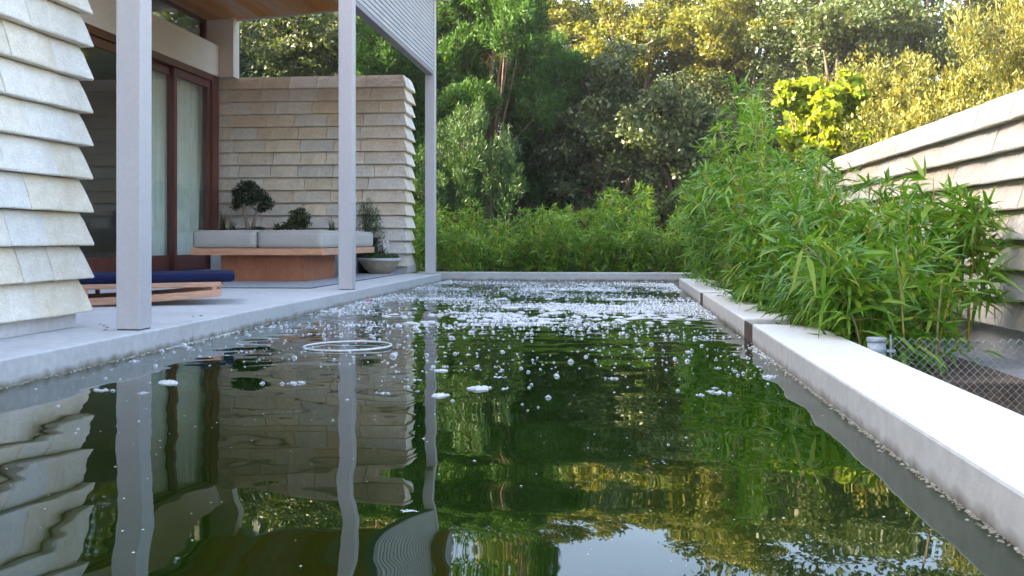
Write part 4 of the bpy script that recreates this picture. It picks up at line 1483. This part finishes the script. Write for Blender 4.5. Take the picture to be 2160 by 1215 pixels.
# oaks: left behind the stone wall, centre, right
for i, (X, Y, cz, rx, rz, nb_, lf, lab) in enumerate((
        (-6.6, 19.5, 3.9, 1.6, 1.9, 16, 'oak_leaf', 'dusty oak beside the roof end above the stone wall'),
        (-8.4, 23.5, 5.2, 2.2, 2.6, 18, 'gold_leaf', 'sunlit oak farthest left beyond the stone wall'),
        (-5.3, 23.5, 5.4, 2.0, 2.8, 18, 'gold_leaf', 'sunlit oak glowing above the stone wall'),
        (-2.6, 24.5, 6.0, 1.9, 2.8, 18, 'gold_leaf', 'sunlit oak showing above the large juniper'),
        (-.35, 19.4, 2.6, .95, 1.3, 13, 'oak_leaf', 'grey green oak in the middle above the hedge'),
        (1.15, 19.0, 2.2, .9, 1.1, 12, 'oak_leaf', 'low grey green oak right of the middle, behind the tallest bamboo'),
        (.35, 23.0, 4.9, 1.5, 1.5, 16, 'gold_leaf', 'golden sunlit oak crowning the middle of the wood'),
        (2.55, 22.5, 4.6, 1.5, 2.0, 17, 'gold_leaf', 'golden oak to the right of the middle with bare limbs'),
        (4.3, 20.5, 3.7, 1.4, 2.0, 16, 'oak_leaf', 'olive oak behind the lime green shrub'),
        (6.9, 22.0, 4.9, 1.7, 2.3, 17, 'oak_leaf', 'tall oak with dark limbs at the upper right'),
        (8.6, 19.0, 4.4, 1.7, 2.2, 17, 'gold_leaf', 'golden oak at the far right beyond the wall'))):
    tree('oak_tree', lab, (X, Y, gz_(X, Y)), cz * .6, ell(nb_, 0, 0, cz, rx, rx * .8, rz, .55, .95, 210 + i), lf, 'bark', 1950, .094, .6, 210 + i, group='oaks', trunk_r=.11, sub=9, subr=.42)
# willow-like shrubs in front of the junipers
X, Y = -2.35, 15.2
tree('willow_shrub', 'pale narrow leaved shrub beside the far post', (X, Y, gz_(X, Y)), .9,
     [(-.15, 0, 1.3, .42), (.25, .1, 1.55, .42), (.0, 0, 2.0, .42), (.45, 0, 1.1, .40), (-.4, 0, 1.9, .4), (.55, 0, 1.85, .3), (.1, 0, 2.45, .3), (-.45, .1, 1.2, .4), (.75, 0, 1.5, .28)],
     'willow_leaf', 'bark', 9000, .085, .14, 220, 'shrub', None, .018, up=.9, outward=.5, sub=17, subr=.36, squash=1.2, pzr=(1.2, 2.2))
X, Y = -3.6, 15.0
tree('willow_shrub', 'pale narrow leaved shrub half hidden behind the stone wall end', (X, Y, gz_(X, Y)), .9,
     [(-.15, 0, 1.3, .45), (.35, .1, 1.45, .45), (.1, 0, 1.9, .42), (.7, 0, 1.2, .40)], 'willow_leaf', 'bark', 8000, .085, .14, 221, 'shrub', None, .018, up=.9, outward=.5, sub=15, subr=.36, squash=1.2, pzr=(1.2, 2.2))
# sunlit shrubs beyond the right wall
for i, (X, Y, cz, rx, rz, nb_, lf, lab) in enumerate((
        (3.45, 15.3, 1.95, .62, .9, 11, 'olive_leaf', 'sunlit yellow shrub directly behind the lime leaves'),
        (4.25, 14.6, 2.1, .70, 1.1, 13, 'olive_leaf', 'tallest sunlit yellow shrub above the right wall'),
        (4.9, 13.4, 1.85, .65, 1.0, 12, 'olive_leaf', 'sunlit yellow shrub nearest the right edge'),
        (3.5, 12.2, 1.35, .5, .5, 8, 'olive_leaf', 'low olive shrub just over the top of the right wall'))):
    tree('sunlit_shrub', lab, (X, Y, 0.0), cz * .5, ell(nb_, 0, 0, cz, rx, rx, rz, .32, .5, 250 + i), lf, 'bark', 6500, .068, .42, 250 + i, 'shrub', 'sunlit shrubs beyond the wall', .04, up=.9, outward=.6, sub=13, subr=.34, squash=1.1, pzr=(1.2, 2.2))
X, Y = 2.65, 13.9
tree('redbud_shrub', 'lime green broad leaved shrub glowing above the bamboo', (X, Y, 0.0), 1.0,
     ell(22, 0, 0, 2.0, .62, .5, .95, .2, .34, 260), 'lime_leaf', 'bark', 3600, .095, .9, 260, 'shrub', None, .03, sub=6, subr=.5)
X, Y = 4.6, 11.4
tree('olive_tree', 'grey green tree with upright sprays at the right edge', (X, Y, 0.0), 1.6,
     ell(15, 0, 0, 2.7, .75, .8, 1.3, .4, .6, 261), 'olive_leaf', 'bark', 6500, .075, .2, 261, 'tree', None, .05, up=1.1, outward=.5, sub=14, subr=.30, squash=1.1, pzr=(1.2, 2.2))
# understorey trees with dark leaning trunks
for i, (X, Y, h_, l_) in enumerate(((-1.9, 21.5, 2.8, .1), (-.6, 21.6, 2.9, -.15), (.9, 21.4, 2.8, .25), (1.9, 21.0, 2.6, -.2), (3.1, 19.6, 2.4, .1))):
    tree('understorey_tree', ['leaning dark tree in the shade left of the middle', 'dark tree in the shade behind the middle oak', 'forked dark tree right of the middle oak', 'slanting tree in the gap above the far right bamboo', 'dark tree behind the tallest bamboo'][i],
         (X, Y, gz_(X, Y)), h_, [(l_ * h_ + .5, 0, h_ + .2, .9), (l_ * h_ - .7, .2, h_ - .4, .8), (l_ * h_, .4, h_ + .9, .8), (l_ * h_ + .3, -.2, h_ - 1.1, .7), (-.5, .2, 1.0, .7), (.6, .2, .9, .7)], 'wood_leaf', 'bark', 2200, .085, .5, 270 + i, group='understorey trees', trunk_r=.07, sub=9, subr=.42, lean=(l_, 0))


# the wood on the slope behind reads as one mass; the unseen part left beyond the house is added for shade
def wood(name, label, spots, seed, per=420, size=.14):
    rr = random.Random(seed)
    small = []
    tk = MB()
    for (X, Y, h_, r_) in spots:
        g0 = gz_(X, Y) if Y > 13.2 else 0
        tk.tube([(X, Y, g0 - .2), (X + rr.uniform(-.3, .3), Y, g0 + h_ * .5), (X + rr.uniform(-.6, .6), Y, g0 + h_ * .85)], [.16, .12, .05], 7)
        for s in range(46):
            d_ = Vector((rr.gauss(0, 1), rr.gauss(0, 1), rr.gauss(0, 1))).normalized() * rr.uniform(.35, 1)
            small.append((X + d_.x * r_, Y + d_.y * r_, g0 + h_ * .50 + d_.z * h_ * .50, r_ * rr.uniform(.25, .45), .8))
    o_ = foliage(name, M['wood_leaf'], None, small, per, size, .6, seed)
    tag(o_, label, kind='stuff')
    o2 = tk.build(name.replace('foliage', 'trunks'), M['bark'])
    tag(o2, label.replace('foliage', 'trunks'), kind='stuff')


rr = random.Random(9)
wood('far_wood_foliage', 'far wood foliage on the slope behind the trees', [(-17 + 1.75 * i + rr.uniform(-.5, .5), 28 + rr.uniform(-1.5, 4), rr.uniform(8.4, 9.8) - (1.5 if abs(-17 + 1.75 * i) < 1.6 else 0), rr.uniform(1.5, 2.0)) for i in range(20)], 301, 270, .20)
wood('thicket_foliage', 'shady thicket foliage low between the trunks', [(-8 + 1.15 * i + rr.uniform(-.3, .3), 23.8 + rr.uniform(-.8, 1.2), rr.uniform(2.0, 2.8), rr.uniform(.8, 1.1)) for i in range(14)], 303, 520, .13)
wood('shade_wood_foliage', 'unseen wood foliage added on the left to shade the trees', [(-13, 15, 8, 2.4), (-16, 19, 9, 2.6), (-12, 20, 8, 2.4), (-18, 12, 9, 2.6), (-17, 25, 9, 2.6), (-12, 24, 8, 2.4), (-20, 16, 9, 2.6), (-9, 15.6, 7.2, 2.0), (-10, 18.6, 7.6, 2.2), (-9.8, 21.6, 7.6, 2.2)], 302, 110, .30)  # hidden trees placed to block low sun from the lower crowns
tot = sum(len(me_.polygons) for me_ in bpy.data.meshes)
print('polys', tot)

# warm evening air between the trees
hz = MB().box(-125, 125, -65, 225, -1.8, 24).build('haze', None)
m, nt, nd, lk, out = mat_new('evening_haze')
pv = nd.new('ShaderNodeVolumePrincipled')
pv.inputs['Color'].default_value = (1.0, 0.97, 0.93, 1)
pv.inputs['Density'].default_value = 0.0009
pv.inputs['Anisotropy'].default_value = 0.2
lk.new(pv.outputs[0], out.inputs['Volume'])
hz.data.materials.append(m)
tag(hz, 'thin warm haze in the air under the trees', kind='stuff')
